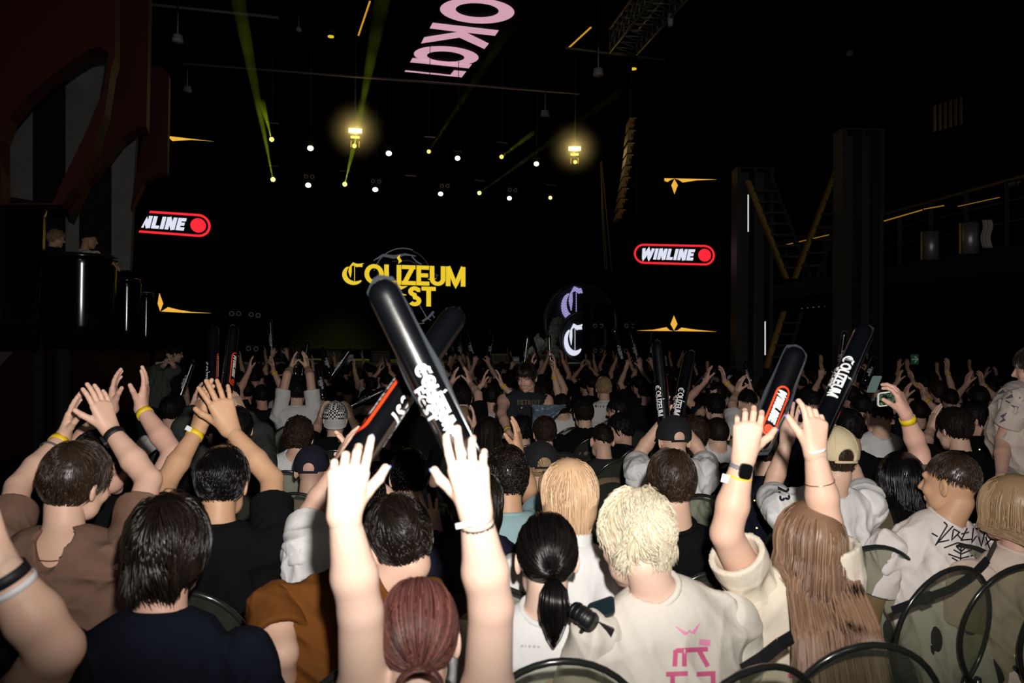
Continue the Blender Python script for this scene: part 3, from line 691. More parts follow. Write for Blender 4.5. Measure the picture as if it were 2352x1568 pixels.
def stick(p0, p1, r, n, label, group, detail=2, face=0., top=.08, scale=None, flip=False, wl=True, rim=True):
    """inflated clapper: p0 lower end in the hand, p1 tip; n = the way the lettered side faces; face = roll in degrees"""
    p0, p1 = np.asarray(p0, float), np.asarray(p1, float); L = np.linalg.norm(p1-p0); u = (p1-p0)/L
    n = nrm(n-u*np.dot(n, u)); s = np.cross(n, -u); th = math.radians(face); n, s = n*math.cos(th)+s*math.sin(th), s*math.cos(th)-n*math.sin(th)
    root = empty('inflatable_clapper_stick', p0, label, 'clapper stick', group)
    N = {2: 40, 1: 16, 0: 10}[detail]; st = {2: 40, 1: 16, 0: 8}[detail]; V = []
    ts = np.concatenate([np.linspace(0, .12, st//4), np.linspace(.12, .88, st//2)[1:-1], np.linspace(.88, 1, st//4)])
    def rad(t):
        e = min(t, 1-t)*L/ (r*1.25); return math.sqrt(max(0, 1-(1-min(1, e))**2.3))
    for t in ts:
        k = rad(t)
        for j in range(N):
            a = 2*math.pi*j/N; cr = 1+.006*math.sin(j*5+t*50)*(1-k)*10
            V.append(p0+u*L*t+(s*math.cos(a)*(.35+.65*k if .01 < t < .99 else .3)*max(k, .15)**.3+n*math.sin(a)*k)*r*cr)
    m = len(ts); F = [(i*N+j, i*N+(j+1) % N, (i+1)*N+(j+1) % N, (i+1)*N+j) for i in range(m-1) for j in range(N)]
    F += [tuple(range(N))[::-1], tuple(range((m-1)*N, m*N))]
    obj('tube', V, F, PVC, root)
    if detail and rim:
        mb = MB(); out = []
        for t in np.linspace(0, 1, 30): out.append((t, 1))
        path = [(L*t, r*max(.25, rad(t)**.4)) for t in np.linspace(0, 1, 26)]
        inner = [p0+u*a+s*b for a, b in path]+[p0+u*a-s*b for a, b in path[::-1]]
        cen = p0+u*L*.5
        outer = [p+nrm((p-cen)-u*np.dot(p-cen, u)*(0 if i not in (0, 25, 26, 51) else .8)+(-u*.0))*.009 for i, p in enumerate(inner)]
        outer[0] = inner[0]-u*.01; outer[25] = inner[25]+u*.01; outer[26] = inner[26]+u*.01; outer[51] = inner[51]-u*.01
        K = len(inner); V = inner+outer; mb.add(V, [(i, (i+1) % K, (i+1) % K+K, i+K) for i in range(K)]); mb.build('seam', SEAM, root)
    def wrap(V2, F2, x0, y0, sc, ang, name, m, off=.0012):
        c0 = p1-u*x0
        W_ = []
        for x, y in V2:
            t = (y*sc-y0)/r+ang; W_.append(c0-u*x*sc+(n*math.cos(t)+s*math.sin(t))*(r+off))
        return obj(name, W_, [f if not flip else f[::-1] for f in F2], m, root)
    if detail:
        V2, F2, W1 = logo2d(); sc = scale or L*.34/W1
        wrap(V2, F2, L*(.5)-W1*sc*.5+top*L, -sc*.03, sc, 0, 'lettering', WHITEP)
        (Vt, Ft), (Vr, Fr), (Vd, Fd), LL, HH = winline2d(.12); sc = L*.46/LL
        if wl:
            wrap(Vt, Ft, L*.30+top*L*.5, HH*sc/2, sc, math.pi, 'lettering', WHITEP); wrap(Vr, Fr, L*.30+top*L*.5, HH*sc/2, sc, math.pi, 'logo_frame', ORANGEP); wrap(Vd, Fd, L*.30+top*L*.5, HH*sc/2, sc, math.pi, 'logo_dot', ORANGEP)
    return root
def project(info, V2, F2, m, name='print', key='shirt', off=.002):
    """lay a flat print (photo pixel outlines) on the garment of a person"""
    o = info[key] if isinstance(info, dict) else info; base = parent_loc(o.parent)
    me = o.data; bv = BVHTree.FromPolygons([v.co[:] for v in me.vertices], [tuple(p.vertices) for p in me.polygons])
    out = []; ok = []
    for x, y in V2:
        D = nrm(ray(x, y)); h = bv.ray_cast(Vector(CAM-base), Vector(D)); 
        if h[0] is None: ok.append(False); out.append(CAM*0)
        else: ok.append(True); out.append(np.array(h[0])+base-D*off)
    F3 = []
    for f in F2:
        if all(ok[i] for i in f) and max(np.linalg.norm(out[f[i]]-out[f[i-1]]) for i in range(len(f))) < .10: F3.append(f)
    if F3: return obj(name, out, F3, m, o)
def lines2(L_, w, seg=8):
    V, F = [], []
    for it in L_:
        pts, ww = (it if isinstance(it, tuple) and isinstance(it[0], list) else (it, w)); v, f = rib(pts, ww, seg=seg); n = len(V); V += [tuple(q) for q in v]; F += [tuple(i+n for i in g) for g in f]
    return V, F
def txt_px(chars, x, y, h, ang, w=.2, gap=.08, sy=1, shear=0):
    V, F, W = text2d(chars, w, gap, shear); c, s = math.cos(math.radians(ang)), math.sin(math.radians(ang))
    return [(x+(a*c+b*s*sy)*h, y+(a*s-b*c*sy)*h) for a, b in V], F
# ---------------------------------------------------------------- foreground people
CREAM = ('cream', srgb(226, 216, 200)); WHITE = ('white', (.80, .79, .78)); BLK = ('black', (.006, .006, .007)); NAVY = ('navy', (.008, .010, .018))
G1 = 'seated audience in the flash-lit rows'
A_ = lambda e, w, t, **k: dict(e=e, w=w, t=t, **k)
LH = dict(tx=-1, curl=.16); RH = dict(tx=1, curl=.16)
red = person('person with red-brown hair in a bun raising two crossed clapper sticks', G1, (960, 1465), 1.68, yaw=8, hair=('bun', 'red'), shirt=('cream_top', srgb(215, 200, 190)), sleeve='none', q=2, sk='pale', pitch=14, thick=1.12, seed=3,
   arms=(dict(s=(838, 1640, 1.66), e=(828, 1405, 1.60), w=(790, 1185, 1.55), t=(806, 1040), hn=(-.1, 0, 1), hp=dict(tx=-1, curls=[.12, .75, 1.0, 1.1], splay=.12)),
         dict(s=(1118, 1640, 1.66), e=(1128, 1395, 1.60), w=(1092, 1175, 1.55), t=(1066, 1020), hn=(.1, 0, 1), hp=dict(tx=1, curls=[.22, .25, .5, .7], splay=.16, thumb=.9))))
band(red, 1, BLACKP, 'bracelet', .035, .009, .0315); band(red, 1, mat('white_paper_band', (.8, .8, .82), .5), 'wristband', .012, .006, .0300, tab=True)
NB = mat('light_blue_nail_polish', srgb(150, 175, 225), .2); nails(red, 0, NB); nails(red, 1, NB)
G2 = 'inflatable clapper sticks held up in the audience'
stick(P(1085, 1085, 1.60), P(868, 645, 1.66), .0345, -_f, 'black clapper stick with white lettering crossing in front, held by red-haired person', G2, 2, face=-14, top=.13)
stick(P(778, 1112, 1.64), P(1052, 715, 2.05), .0330, -_f+_r*.6, 'black clapper stick with orange edge crossing behind the other, left hand of red-haired person', G2, 2, face=58, top=.10)

brown = person('person in brown t-shirt with gold necklace clapping overhead at left', G1, (178, 1108), 2.45, yaw=2, hyaw=-20, pitch=10, roll=6, hair=('short', 'brown'), shirt=('brown', srgb(122, 94, 80)), neck='scoop', q=2, sk='fair', wide=1.12, seed=4,
   arms=(A_((42, 1118), (146, 1002), (185, 885), hn=(1, 0, .3), hp=dict(LH, curl=.10, splay=.2)), A_((342, 1102), (252, 985), (210, 870), hn=(-1, 0, .5), hp=dict(RH, curl=.12))))
band(brown, 0, YEL, 'wristband', .03); band(brown, 0, mat('grey_cord', (.1, .11, .13), .6), 'bracelet', .075, .004, .037); band(brown, 1, BLACKP, 'watch', .035, .012, .032, box=(BLACKP, 0, 1))
mb = MB(); c0 = brown['S']+UP*.060-brown['fwd']*.012; mb.tube([c0+(brown['rt']*math.cos(t)*.080+brown['fwd']*math.sin(t)*.075)+UP*(-.012-.022*(math.sin(t) < 0)*abs(math.sin(t))) for t in np.linspace(0, 6.28, 40, endpoint=False)], .0014, 6, closed=True); mb.build('necklace', mat('gold', (.8, .5, .2), .25, 1), brown['root'], True)
p2 = person('person behind the brown t-shirt with both hands up and a blue band', G1, (240, 1062), 3.0, yaw=0, hyaw=-35, hair=('short', 'darkbrown'), q=2, sk='rose', seed=5,
   arms=(A_((160, 1040), (257, 938), (268, 842), hn=(1, 0, .3), hp=LH), A_((398, 1040), (324, 938), (340, 842), hn=(-1, 0, -.2), hp=RH)))
band(p2, 1, YEL); band(p2, 0, mat('blue_band', (.01, .03, .12), .5))
p3 = person('person in black t-shirt clapping overhead, short black hair, left of the crossed sticks', G1, (512, 1108), 2.75, yaw=5, hyaw=2, pitch=12, hair=('short', 'black'), q=2, sk='tan', seed=6, wide=1.1,
   arms=(A_((378, 1112), (456, 985), (475, 880), hn=(.9, 0, .7), hp=dict(LH, splay=.35, curl=.08, thumb=.9), hs=1.15), A_((625, 1100), (528, 985), (492, 885), hn=(-.6, 0, .9), hp=dict(RH, splay=.3, curl=.12), hs=1.18), ))
band(p3, 0, YEL, 'wristband', .03, tab=True)
p4 = person('person in navy t-shirt with shaggy dark hair seen from behind, lower left', G1, (388, 1262), 1.95, yaw=5, hyaw=8, pitch=8, hair=('shag', 'darkbrown'), shirt=NAVY, q=2, sk='rose', wide=1.15, seed=8)
p5 = person('person at the lower left corner with one bare raised arm and paper wristband', G1, (-150, 1330), 1.55, yaw=15, q=2, sk='fair', thick=1.15, seed=9, chair=False,
   arms=(None, dict(s=(40, 1640, 1.50), e=(128, 1490, 1.40), w=(-10, 1290, 1.35), t=(-60, 1180), hn=(-1, 0, .3), hp=RH)))
band(p5, 1, BLACKP, 'bracelet', .03, .010, .037); band(p5, 1, mat('white_paper_band', (.8, .8, .82), .5), 'wristband', .052, .006, .039)
p6 = person('person in caramel-brown shirt with collar and dark wavy hair', G1, (918, 1240), 2.2, yaw=22, hyaw=25, pitch=18, roll=-14, hair=('short', 'darkbrown'), shirt=('caramel', srgb(112, 68, 30)), neck='collar', q=2, sk='fair', wide=1.2, seed=10, sh=(800, 1400), shd=-.02,
   arms=(dict(e=(648, 1500, 2.0), w=(632, 1640, 2.1), t=(640, 1720), hn=(1, 0, 0), hp=LH), None))
p7 = person('person in white t-shirt with curly black hair, arm bent up behind the left raised forearm', G1, (818, 1150), 2.65, yaw=25, hyaw=20, hair=('curly', 'black'), shirt=WHITE, q=2, sk='fair', seed=12, sh=(755, 1290),
   arms=(dict(s=(700, 1255, 2.6), e=(712, 1180, 2.75), w=(772, 1080, 2.75), t=(800, 1005), hn=(1, 0, .3), hp=LH), dict(e=(880, 1140, 2.9), w=(815, 1090, 2.85), t=(790, 1008), hn=(-1, 0, -.2), hp=RH)))
p8 = person('person in navy sweatshirt with dark hair, open left hand raised, behind the right raised forearm', G1, (1092, 1165), 2.75, yaw=12, pitch=14, hair=('bowl', 'darkbrown'), shirt=('midnight', (.012, .014, .026)), sleeve='long', q=2, sk='fair', wide=1.15, seed=13, sh=(1075, 1290),
   arms=(A_((975, 1330), (1000, 1225), (978, 1150), hn=(.3, 0, -1), hp=dict(LH, splay=.3)), None))
p9 = person('person in black top with dark hair between the crossed sticks and the raised hands', G1, (938, 1095), 3.6, yaw=10, hyaw=16, hair=('short', 'black'), q=2, sk='rose', seed=14)
p10 = person('person in light blue long-sleeved top raising one hand, dark hair', G1, (1162, 1098), 3.3, yaw=12, hair=('curly', 'darkbrown'), shirt=('lightblue', srgb(150, 180, 184)), sleeve='short', q=2, sk='tan', seed=15, pitch=14,
   arms=(None, A_((1222, 1150), (1190, 1040), (1186, 950), hn=(-1, 0, .3), hp=RH)))
p11 = person('person with straight black ponytail in a white t-shirt', G1, (1255, 1280), 2.2, yaw=5, pitch=6, hair=('ponytail', 'black'), shirt=WHITE, q=2, sk='pale', seed=16, sh=(1245, 1472), wide=1.12)
p12 = person('person with strawberry blond bowl haircut and pale collar', G1, (1308, 1145), 2.62, yaw=0, pitch=4, hair=('bowl', 'strawberry'), shirt=WHITE, neck='collar', q=2, sk='pale', seed=17, wide=1.02)
p13 = person('person with bleached platinum hair in a cream t-shirt with pink print', G1, (1458, 1238), 2.15, yaw=22, hyaw=28, pitch=22, roll=8, hair=('choppy', 'platinum'), shirt=('bone', srgb(222, 216, 205)), q=2, sk='pale', wide=1.22, seed=18, sh=(1530, 1425))
p14 = person('person in black t-shirt with neat brown hair, centre right', G1, (1540, 1110), 2.95, yaw=8, hyaw=10, pitch=8, hair=('short', 'brown'), q=2, sk='fair', wide=1.1, seed=19, sh=(1560, 1265))
p15 = person('person in white t-shirt and black cap holding up a pair of clapper sticks', G1, (1547, 1010), 4.3, yaw=8, hair=None, shirt=WHITE, q=2, sk='fair', wide=1.15, seed=20, sh=(1543, 1095), cap=(mat('black_cap_cloth', (.008, .009, .013), .9, bump=.3, bscale=200), None, False),
   arms=(A_((1462, 1052), (1522, 968), (1518, 925), hn=(1, 0, 0), hp=dict(tx=-1, curl=.5)), A_((1618, 1052), (1560, 968), (1566, 925), hn=(-1, 0, 0), hp=dict(tx=1, curl=.5))))
stick(P(1528, 985, 4.33), P(1509, 782, 4.5), .035, -_f, 'black clapper stick with a white highlight, left one of the pair above the black cap', G2, 1, face=-72, wl=True, top=.2)
stick(P(1550, 985, 4.33), P(1586, 806, 4.6), .035, -_f, 'black clapper stick with red edge, right one of the pair above the black cap', G2, 1, face=-55, top=.2)
p16 = person('person with long light brown hair in a cream t-shirt raising two clapper sticks', G1, (1858, 1250), 2.32, yaw=5, pitch=5, roll=3, hair=('long', 'longbrown'), shirt=('sand', srgb(228, 216, 198)), q=2, sk='fair', wide=1.12, seed=21, thick=1.1, sh=(1840, 1420),
   arms=(dict(s=(1728, 1345, 2.30), e=(1668, 1225, 2.22), w=(1708, 1050, 2.20), t=(1722, 955), hn=(.2, 0, 1), hp=dict(tx=-1, curls=[.55, .6, .7, .8], thumb=.9)),
         dict(s=(1925, 1345, 2.30), e=(1898, 1200, 2.28), w=(1872, 1040, 2.26), t=(1872, 950), hn=(-.3, 0, 1), hp=dict(tx=1, curls=[.3, .8, .9, 1.], thumb=.6))))
band(p16, 0, YEL, 'wristband', .065, .013, .034, tab=True); band(p16, 0, mat('grey_watch_strap', (.2, .2, .21), .6), 'watch', .03, .010, .031, box=(mat('watch_glass', (.004, .004, .005), .1), .95, -.35))
NP = mat('lilac_nail_polish', srgb(150, 130, 210), .2); nails(p16, 0, NP); nails(p16, 1, NP); band(p16, 1, mat('white_tape', (.8, .8, .8), .6), 'bracelet', -.01, .004, .030); band(p16, 1, mat('gold', (.8, .5, .2), .25, 1), 'bracelet', .085, .0012, .040)
stick(P(1738, 1035, 2.24), P(1832, 800, 2.36), .034, _f, 'black clapper stick with orange framed logo beside the smartwatch', G2, 2, face=-6, top=.24)
stick(P(1868, 1020, 2.30), P(1990, 752, 2.55), .031, -_f-_r*.4, 'black clapper stick with white lettering and red edge above the beige cap', G2, 2, face=-48, top=.0)
p17 = person('person in white jersey with navy collar and beige cap worn backwards', G1, (1915, 1050), 3.3, yaw=5, pitch=4, hair=('capped', 'brown'), shirt=WHITE, neck='crew', q=2, sk='fair', wide=1.15, seed=22, sh=(1895, 1175), cap=(mat('beige_cap_cloth', srgb(214, 196, 160), .9, bump=.3, bscale=200), None, False),
   arms=(A_((1768, 1135), (1808, 1010), (1815, 930), hn=(.5, 0, 1), hp=LH), A_((1975, 1120), (1925, 1020), (1900, 960), hn=(-1, 0, .3), hp=RH)))
p18 = person('person with long straight black hair holding up a phone', G1, (2068, 1105), 3.4, yaw=0, hair=('straight', 'black'), shirt=('olive_print', (.10, .085, .05)), q=2, sk='rose', seed=23,
   arms=(None, dict(s=(2130, 1130, 3.35), e=(2112, 1040, 3.40), w=(2080, 950, 3.36), t=(2058, 890), hn=(-.6, 0, .5), hp=dict(tx=1, curls=[.5, .5, .6, .7]))))
band(p18, 1, YEL, 'wristband', .03, .013)
p19 = person('person with faded haircut in white t-shirt with black graffiti print', G1, (2182, 1108), 3.05, yaw=15, hyaw=42, pitch=2, hair=('fade', 'brown'), shirt=('bright_white', srgb(236, 228, 224)), q=2, sk='tan', wide=1.25, seed=24, sh=(2150, 1245))
p20 = person('person with long blonde hair at the right edge', G1, (2325, 1170), 2.9, yaw=10, hyaw=30, hair=('long', 'blonde'), shirt=('offwhite', srgb(225, 205, 190)), q=2, sk='rose', seed=25, lean=-.04, pitch=2)
p21 = person('standing person in white floral t-shirt with tattooed arm at the right edge', G1, (2375, 845), 4.6, yaw=60, hair=('short', 'darkbrown'), shirt=('floral', srgb(214, 200, 190)), q=2, sk='rose', stand=True, wide=1.25, seed=26, sh=(2335, 925),
   arms=(dict(e=(2303, 1010, 4.5), w=(2300, 1095, 4.3), t=(2310, 1130), hn=(1, 0, 0), hp=LH), None))
p22 = person('standing person in dark sleeveless shirt looking down, facing the camera', G1, (1210, 866), 6.7, yaw=188, hyaw=158, pitch=20, hair=('short', 'darkbrown'), shirt=('charcoal', (.022, .026, .032)), sleeve='none', q=2, sk='rose', stand=True, wide=1.15, seed=27, s=.97,
   arms=(dict(e=(1262, 975, 6.6), w=(1235, 1020, 6.35), t=(1210, 1035), hn=(0, -1, 0), hp=LH), dict(e=(1152, 950, 6.55), w=(1168, 992, 6.35), t=(1190, 1015), hn=(0, -1, 0), hp=RH)))
band(p22, 1, YEL)
# ---------------------------------------------------------------- middle rows
G3 = 'seated audience in the middle rows'
capm = mat('navy_cap_cloth', (.006, .008, .022), .9, bump=.3, bscale=200); blackcap = mat('black_cap_cloth', (.008, .009, .013), .9)
chk = mat('checkered_cap_cloth', (.7, .7, .68), .8)
nt = chk.node_tree; ck = nt.nodes.new('ShaderNodeTexChecker'); ck.inputs['Scale'].default_value = 70; ck.inputs['Color1'].default_value = (.75, .74, .7, 1); ck.inputs['Color2'].default_value = (.01, .01, .02, 1)
nt.links.new(nt.nodes['Texture Coordinate'].outputs['Object'], ck.inputs[0]); nt.links.new(ck.outputs[0], nt.nodes['Principled BSDF'].inputs['Base Color'])
def mid(label, head, d, hair, shirt, arms=(None, None), **k):
    k.setdefault('q', 1); return person(label, G3, head, d, hair=hair, shirt=shirt, arms=arms, **k)
up2 = lambda e1, w1, t1, e2, w2, t2, c=.15: (A_(e1, w1, t1, hn=(1, 0, .3), hp=dict(tx=-1, curl=c)), A_(e2, w2, t2, hn=(-1, 0, .3), hp=dict(tx=1, curl=c)))
mid('person in dark top wearing a black and white checkered cap backwards', (770, 962), 5.9, None, BLK, cap=(chk, mat('white_brim', (.75, .74, .72), .8), True), yaw=12, arms=up2((720, 1000), (736, 960), (742, 925), (830, 1000), (806, 960), (798, 920), .5))
m22 = mid('person in navy cap with bald nape and beige top', (716, 1080), 4.3, None, ('beige', srgb(178, 160, 148)), cap=(capm, None, False), yaw=4, sk='rose', hs=1.02)
mid('person with tousled brown hair in a white t-shirt, left of the crossed sticks', (686, 1005), 4.9, ('curly', 'brown'), WHITE, yaw=10, sh=(670, 1075))
mid('person with short light brown hair between the raised hands, centre', (1250, 995), 5.9, ('short', 'brown'), BLK, yaw=14)
mid('person with blonde ponytail under a black cap', (1242, 1070), 4.2, ('ponytail', 'blonde'), BLK, cap=(blackcap, None, False), yaw=8)
mid('person with cropped hair in a dark grey jacket with teal panel', (1382, 1012), 5.6, ('fade', 'darkbrown'), ('greyjacket', (.030, .027, .028)), sleeve='long', yaw=12, wide=1.25)
mid('person in black shirt with face in profile beside the grey jacket', (1425, 985), 6.3, ('short', 'black'), BLK, yaw=14, hyaw=70, sk='rose', eyes=True)
mid('broad person in black t-shirt with short dark hair, centre', (1340, 950), 6.9, ('short', 'darkbrown'), BLK, yaw=10, wide=1.25)
mid('person turning left with dark quiff, white detail on shirt', (1420, 942), 7.5, ('short', 'black'), BLK, yaw=10, hyaw=75, sk='rose', eyes=True)
m30 = mid('person with buzz cut in a white t-shirt with black strap', (1646, 998), 5.4, ('buzz', 'darkbrown'), WHITE, yaw=8, sh=(1640, 1050))
m31 = mid('person in white t-shirt with small black back print', (1386, 892), 8.6, ('short', 'blonde'), WHITE, yaw=8)
mid('person with curly light hair beside the black cap', (1593, 1000), 5.2, ('curly', 'brown'), BLK, yaw=8)
mid('person in white t-shirt raising both forearms, right of centre', (1716, 925), 7.0, ('fade', 'black'), WHITE, yaw=12, arms=up2((1682, 930), (1692, 900), (1702, 872), (1742, 930), (1726, 900), (1720, 868)))
mid('person in black shirt clapping with a yellow band beside them', (1640, 935), 7.2, ('short', 'black'), BLK, yaw=15, arms=up2((1600, 960), (1625, 930), (1635, 905), (1668, 960), (1655, 930), (1642, 905)))
m35 = mid('person in white t-shirt with dark diagonal strap, under the raised phone', (2018, 958), 5.4, ('fade', 'darkbrown'), WHITE, yaw=10, sh=(2018, 1025), wide=1.1)
mid('person with dark hair in black shirt, hands near face with white band', (2190, 985), 4.7, ('short', 'darkbrown'), BLK, yaw=18, wide=1.2, arms=(A_((2120, 1030), (2138, 985), (2148, 945), hn=(1, 0, 0), hp=LH), None))
mid('person looking left in black shirt near the right edge', (2238, 962), 5.6, ('short', 'black'), BLK, yaw=14, hyaw=60, sk='rose', eyes=True)
mid('person with short dark hair behind the beige cap', (1945, 985), 4.9, ('short', 'black'), BLK, yaw=10)
mid('person in white t-shirt with fade haircut under the lettered stick', (1862, 930), 6.6, ('fade', 'darkbrown'), WHITE, yaw=12)
mid('person with short hair in dark blue hoodie beside the black t-shirt', (1750, 1030), 4.0, ('short', 'brown'), ('darkblue', (.008, .012, .02)), yaw=10, sleeve='long')
mid('person in white t-shirt with dark hair behind the left clapping pair', (396, 945), 6.1, ('short', 'black'), WHITE, yaw=25, hyaw=0)
mid('person in patterned dark jacket raising both arms, clapper sticks above', (545, 985), 4.6, ('short', 'black'), ('camo', (.05, .055, .05)), sleeve='long', yaw=10, arms=up2((425, 985), (442, 938), (452, 900), (600, 1000), (556, 945), (535, 900)))
stick(P(486, 912, 4.7), P(490, 748, 4.9), .035, -_f, 'black clapper stick with bright edge, left of the pair above the left clapping hands', G2, 1, face=-72, top=.2)
stick(P(520, 912, 4.7), P(537, 748, 4.9), .035, -_f, 'black clapper stick with red line, right of the pair above the left clapping hands', G2, 1, face=-105, top=.2)
mid('person in white t-shirt with dark straps, left of the checkered cap', (683, 900), 7.6, ('short', 'black'), WHITE, yaw=10, arms=up2((660, 860), (668, 845), (674, 822), (712, 862), (706, 845), (702, 820)))
mid('person with grey hair behind the lettered stick', (1062, 965), 6.5, ('buzz', 'blonde'), BLK, yaw=10)
mid('person with long dark hair right of the crossed sticks', (1120, 1000), 5.4, ('straight', 'darkbrown'), BLK, yaw=10, arms=(None, A_((1100, 1010), (1090, 985), (1088, 950), hn=(-1, 0, 0), hp=RH)))
mid('person with brown hair below the checkered cap, behind the left stick', (850, 1010), 5.0, ('short', 'brown'), BLK, yaw=16)
mid('person with dark hair in white top near the striped bag', (1290, 935), 7.6, ('short', 'darkbrown'), WHITE, yaw=8, sh=(1300, 975))
mid('person in black shirt clapping with yellow band, left of the dark sleeveless shirt', (1062, 915), 7.3, ('short', 'darkbrown'), BLK, yaw=8, arms=up2((1022, 905), (1036, 880), (1046, 850), (1098, 905), (1080, 880), (1072, 850)))
mid('person with both hands raised in front of the seated light brown hair', (1200, 990), 6.3, ('short', 'black'), BLK, yaw=8, arms=up2((1160, 1010), (1185, 975), (1192, 935), (1235, 1000), (1220, 970), (1212, 935)))
# prints, straps and carried things
V, F = lines2([[(2148, 1252), (2196, 1200)], [(2176, 1206), (2152, 1246), (2180, 1240)], [(2190, 1216), (2186, 1240), (2204, 1222), (2190, 1214)], [(2198, 1226), (2212, 1242)], [(2222, 1212), (2208, 1240), (2232, 1238)], [(2208, 1226), (2226, 1222)],
    [(2236, 1212), (2232, 1246), (2246, 1226), (2254, 1254), (2262, 1222)], [(2240, 1214), (2258, 1214)], [(2264, 1232), (2274, 1262)], [(2262, 1252), (2276, 1238)], [(2168, 1258), (2200, 1246), (2236, 1254), (2262, 1268)], [(2154, 1232), (2140, 1224)], [(2176, 1206), (2168, 1198)],
    [(2208, 1248), (2206, 1290)], [(2190, 1262), (2208, 1272), (2232, 1262)], [(2178, 1272), (2206, 1282), (2240, 1274)], [(2196, 1254), (2208, 1266), (2222, 1254)], [(2186, 1280), (2207, 1292), (2230, 1284)]], 3.4)
project(p19, V, F, BLACKP)
V, F = lines2([[(2190, 1310), (2226, 1306), (2228, 1326), (2192, 1330), (2190, 1310)], [(2186, 1334), (2182, 1360), (2172, 1384), (2178, 1412)], [(2226, 1330), (2222, 1358), (2204, 1394), (2196, 1418)], [(2186, 1352), (2214, 1362), (2206, 1380), (2186, 1372)], [(2184, 1378), (2204, 1390), (2196, 1408), (2182, 1404), (2184, 1378)], [(2190, 1336), (2210, 1350)], [(2208, 1332), (2198, 1350)]], 3.6)
project(p19, V, F, BLACKP)
PINK = mat('pink_print', srgb(240, 150, 190), .7)
V, F = lines2([([(1552, 1438), (1576, 1456)], [2, 9]), ([(1608, 1430), (1592, 1454)], [2, 9]), ([(1576, 1456), (1584, 1448), (1592, 1454)], 4), ([(1606, 1474), (1632, 1476)], 14)], 5)
project(p13, V, F, PINK); 
V, F = lines2([[(1552, 1492), (1550, 1530)], [(1552, 1494), (1626, 1490)], [(1572, 1496), (1572, 1530)], [(1606, 1494), (1626, 1530)], [(1530, 1548), (1580, 1546)], [(1545, 1548), (1545, 1580)], [(1600, 1548), (1638, 1546), (1638, 1580)]], 11)
project(p13, V, F, mat('magenta_print', srgb(215, 95, 140), .7))
V, F = lines2([[(1846, 1484), (1828, 1524)], [(1880, 1480), (1868, 1528)], [(1912, 1484), (1900, 1526)], [(1810, 1552), (1850, 1550)], [(1866, 1552), (1912, 1550)]], 10)
project(p16, V, F, mat('magenta_print', (0, 0, 0)))
V, F = txt_px('o i o a o', 1196, 1486, 9, 3, .16); project(p11, V, F, mat('grey_print', (.3, .3, .3)))
V, F = txt_px('23', 1786, 1118, 26, 82, .2, .1, 1); project(p17, V, F, mat('navy_print', (.006, .008, .03)))
V, F = txt_px('M i k a  O a C', 1366, 935, 6, 2, .2); project(m31, V, F, BLACKP)
V, F = txt_px('DETROIT', 1188, 929, 11, 0, .2, .12); project(p22, V, F, mat('ochre_print', (.10, .075, .03)))
V, F = lines2([([(2292, 905), (2306, 897)], [2, 9]), ([(2310, 915), (2326, 908)], [2, 9]), ([(2300, 928), (2290, 940)], [2, 8]), ([(2330, 892), (2344, 884)], [2, 9]), ([(2322, 930), (2338, 938)], [2, 9]), ([(2312, 948), (2300, 958)], [2, 9]), ([(2340, 912), (2350, 920)], [2, 8]), [(2300, 915), (2320, 925)], [(2325, 900), (2312, 905)], ([(2296, 970), (2308, 962)], [2, 8])], 3)
project(p21, V, F, mat('grey_leaf_print', (.12, .13, .17)))
STRAP = mat('black_strap', (.006, .006, .007), .6)
for inf, ln in ((m35, [(1990, 975), (2040, 985), (2068, 1010)]), (m30, [(1692, 1045), (1664, 1085)]), (m22, [(676, 1118), (706, 1150)])):
    V, F = lines2([ln], 9, 5); project(inf, V, F, STRAP, 'strap', off=.004)
# shoulder bag strap hung over chairs on the right, waist bag on the chair
def strapobj(pts, w, label, m=STRAP, name='bag_strap', cat='strap', extra=None):
    e = empty(name, pts[0], label, cat); mb = MB(); pts = [np.asarray(p) for p in pts]
    for a, b in zip(pts, pts[1:]):
        t = nrm(b-a); s = nrm(np.cross(t, _f)); mb.box((a+b)/2, t*np.linalg.norm(b-a)*.52, s*w, _f*.0015)
    mb.build('webbing', m, e)
    if extra is not None:
        k = MB(); k.box(extra, nrm(pts[1]-pts[0])*.02, nrm(np.cross(nrm(pts[1]-pts[0]), _f))*w*1.3, _f*.006); k.build('buckle', m, e)
    return e
strapobj([P(2050, 1402, 2.66), P(2095, 1385, 2.66), P(2130, 1372, 2.66), P(2185, 1352, 2.67), P(2235, 1320, 2.68), P(2268, 1285, 2.70), P(2288, 1245, 2.85)], .014, 'long black bag strap slung across the white graffiti t-shirt and its chair', extra=P(2128, 1373, 2.655))
strapobj([P(1706, 1540, 1.93), P(1750, 1512, 1.94), P(1790, 1480, 1.96), P(1820, 1462, 1.98)], .017, 'black strap over the chair behind the person with long light brown hair')
def phone(c, right, up, w, h, case, screen, label, glow=0):
    e = empty('phone', c, label, 'phone'); right, up = nrm(right), nrm(up); n = np.cross(right, up); pts = []
    mk = lambda hw, hh, rr: [c+right*(sx*(hw-rr)+rr*math.cos(a))+up*(sy*(hh-rr)+rr*math.sin(a)) for sx, sy, a0 in ((1, 1, 0), (-1, 1, 90), (-1, -1, 180), (1, -1, 270)) for a in np.radians(np.linspace(a0, a0+90, 6))]
    mb = MB(); mb.prism(mk(w/2, h/2, .012), n, -.009); mb.build('case', case, e)
    mb = MB(); mb.prism(mk(w/2-.005, h/2-.005, .008), n, .0008); mb.build('screen', screen, e); return e
scr = mat('phone_screen', (.004, .005, .004), .1)
nt = scr.node_tree; nz = [n for n in nt.nodes if n.type == 'TEX_NOISE'][0]; nt.nodes['Principled BSDF'].inputs['Emission Strength'].default_value = 1; cr = nt.nodes.new('ShaderNodeValToRGB'); nz.inputs['Scale'].default_value = 60
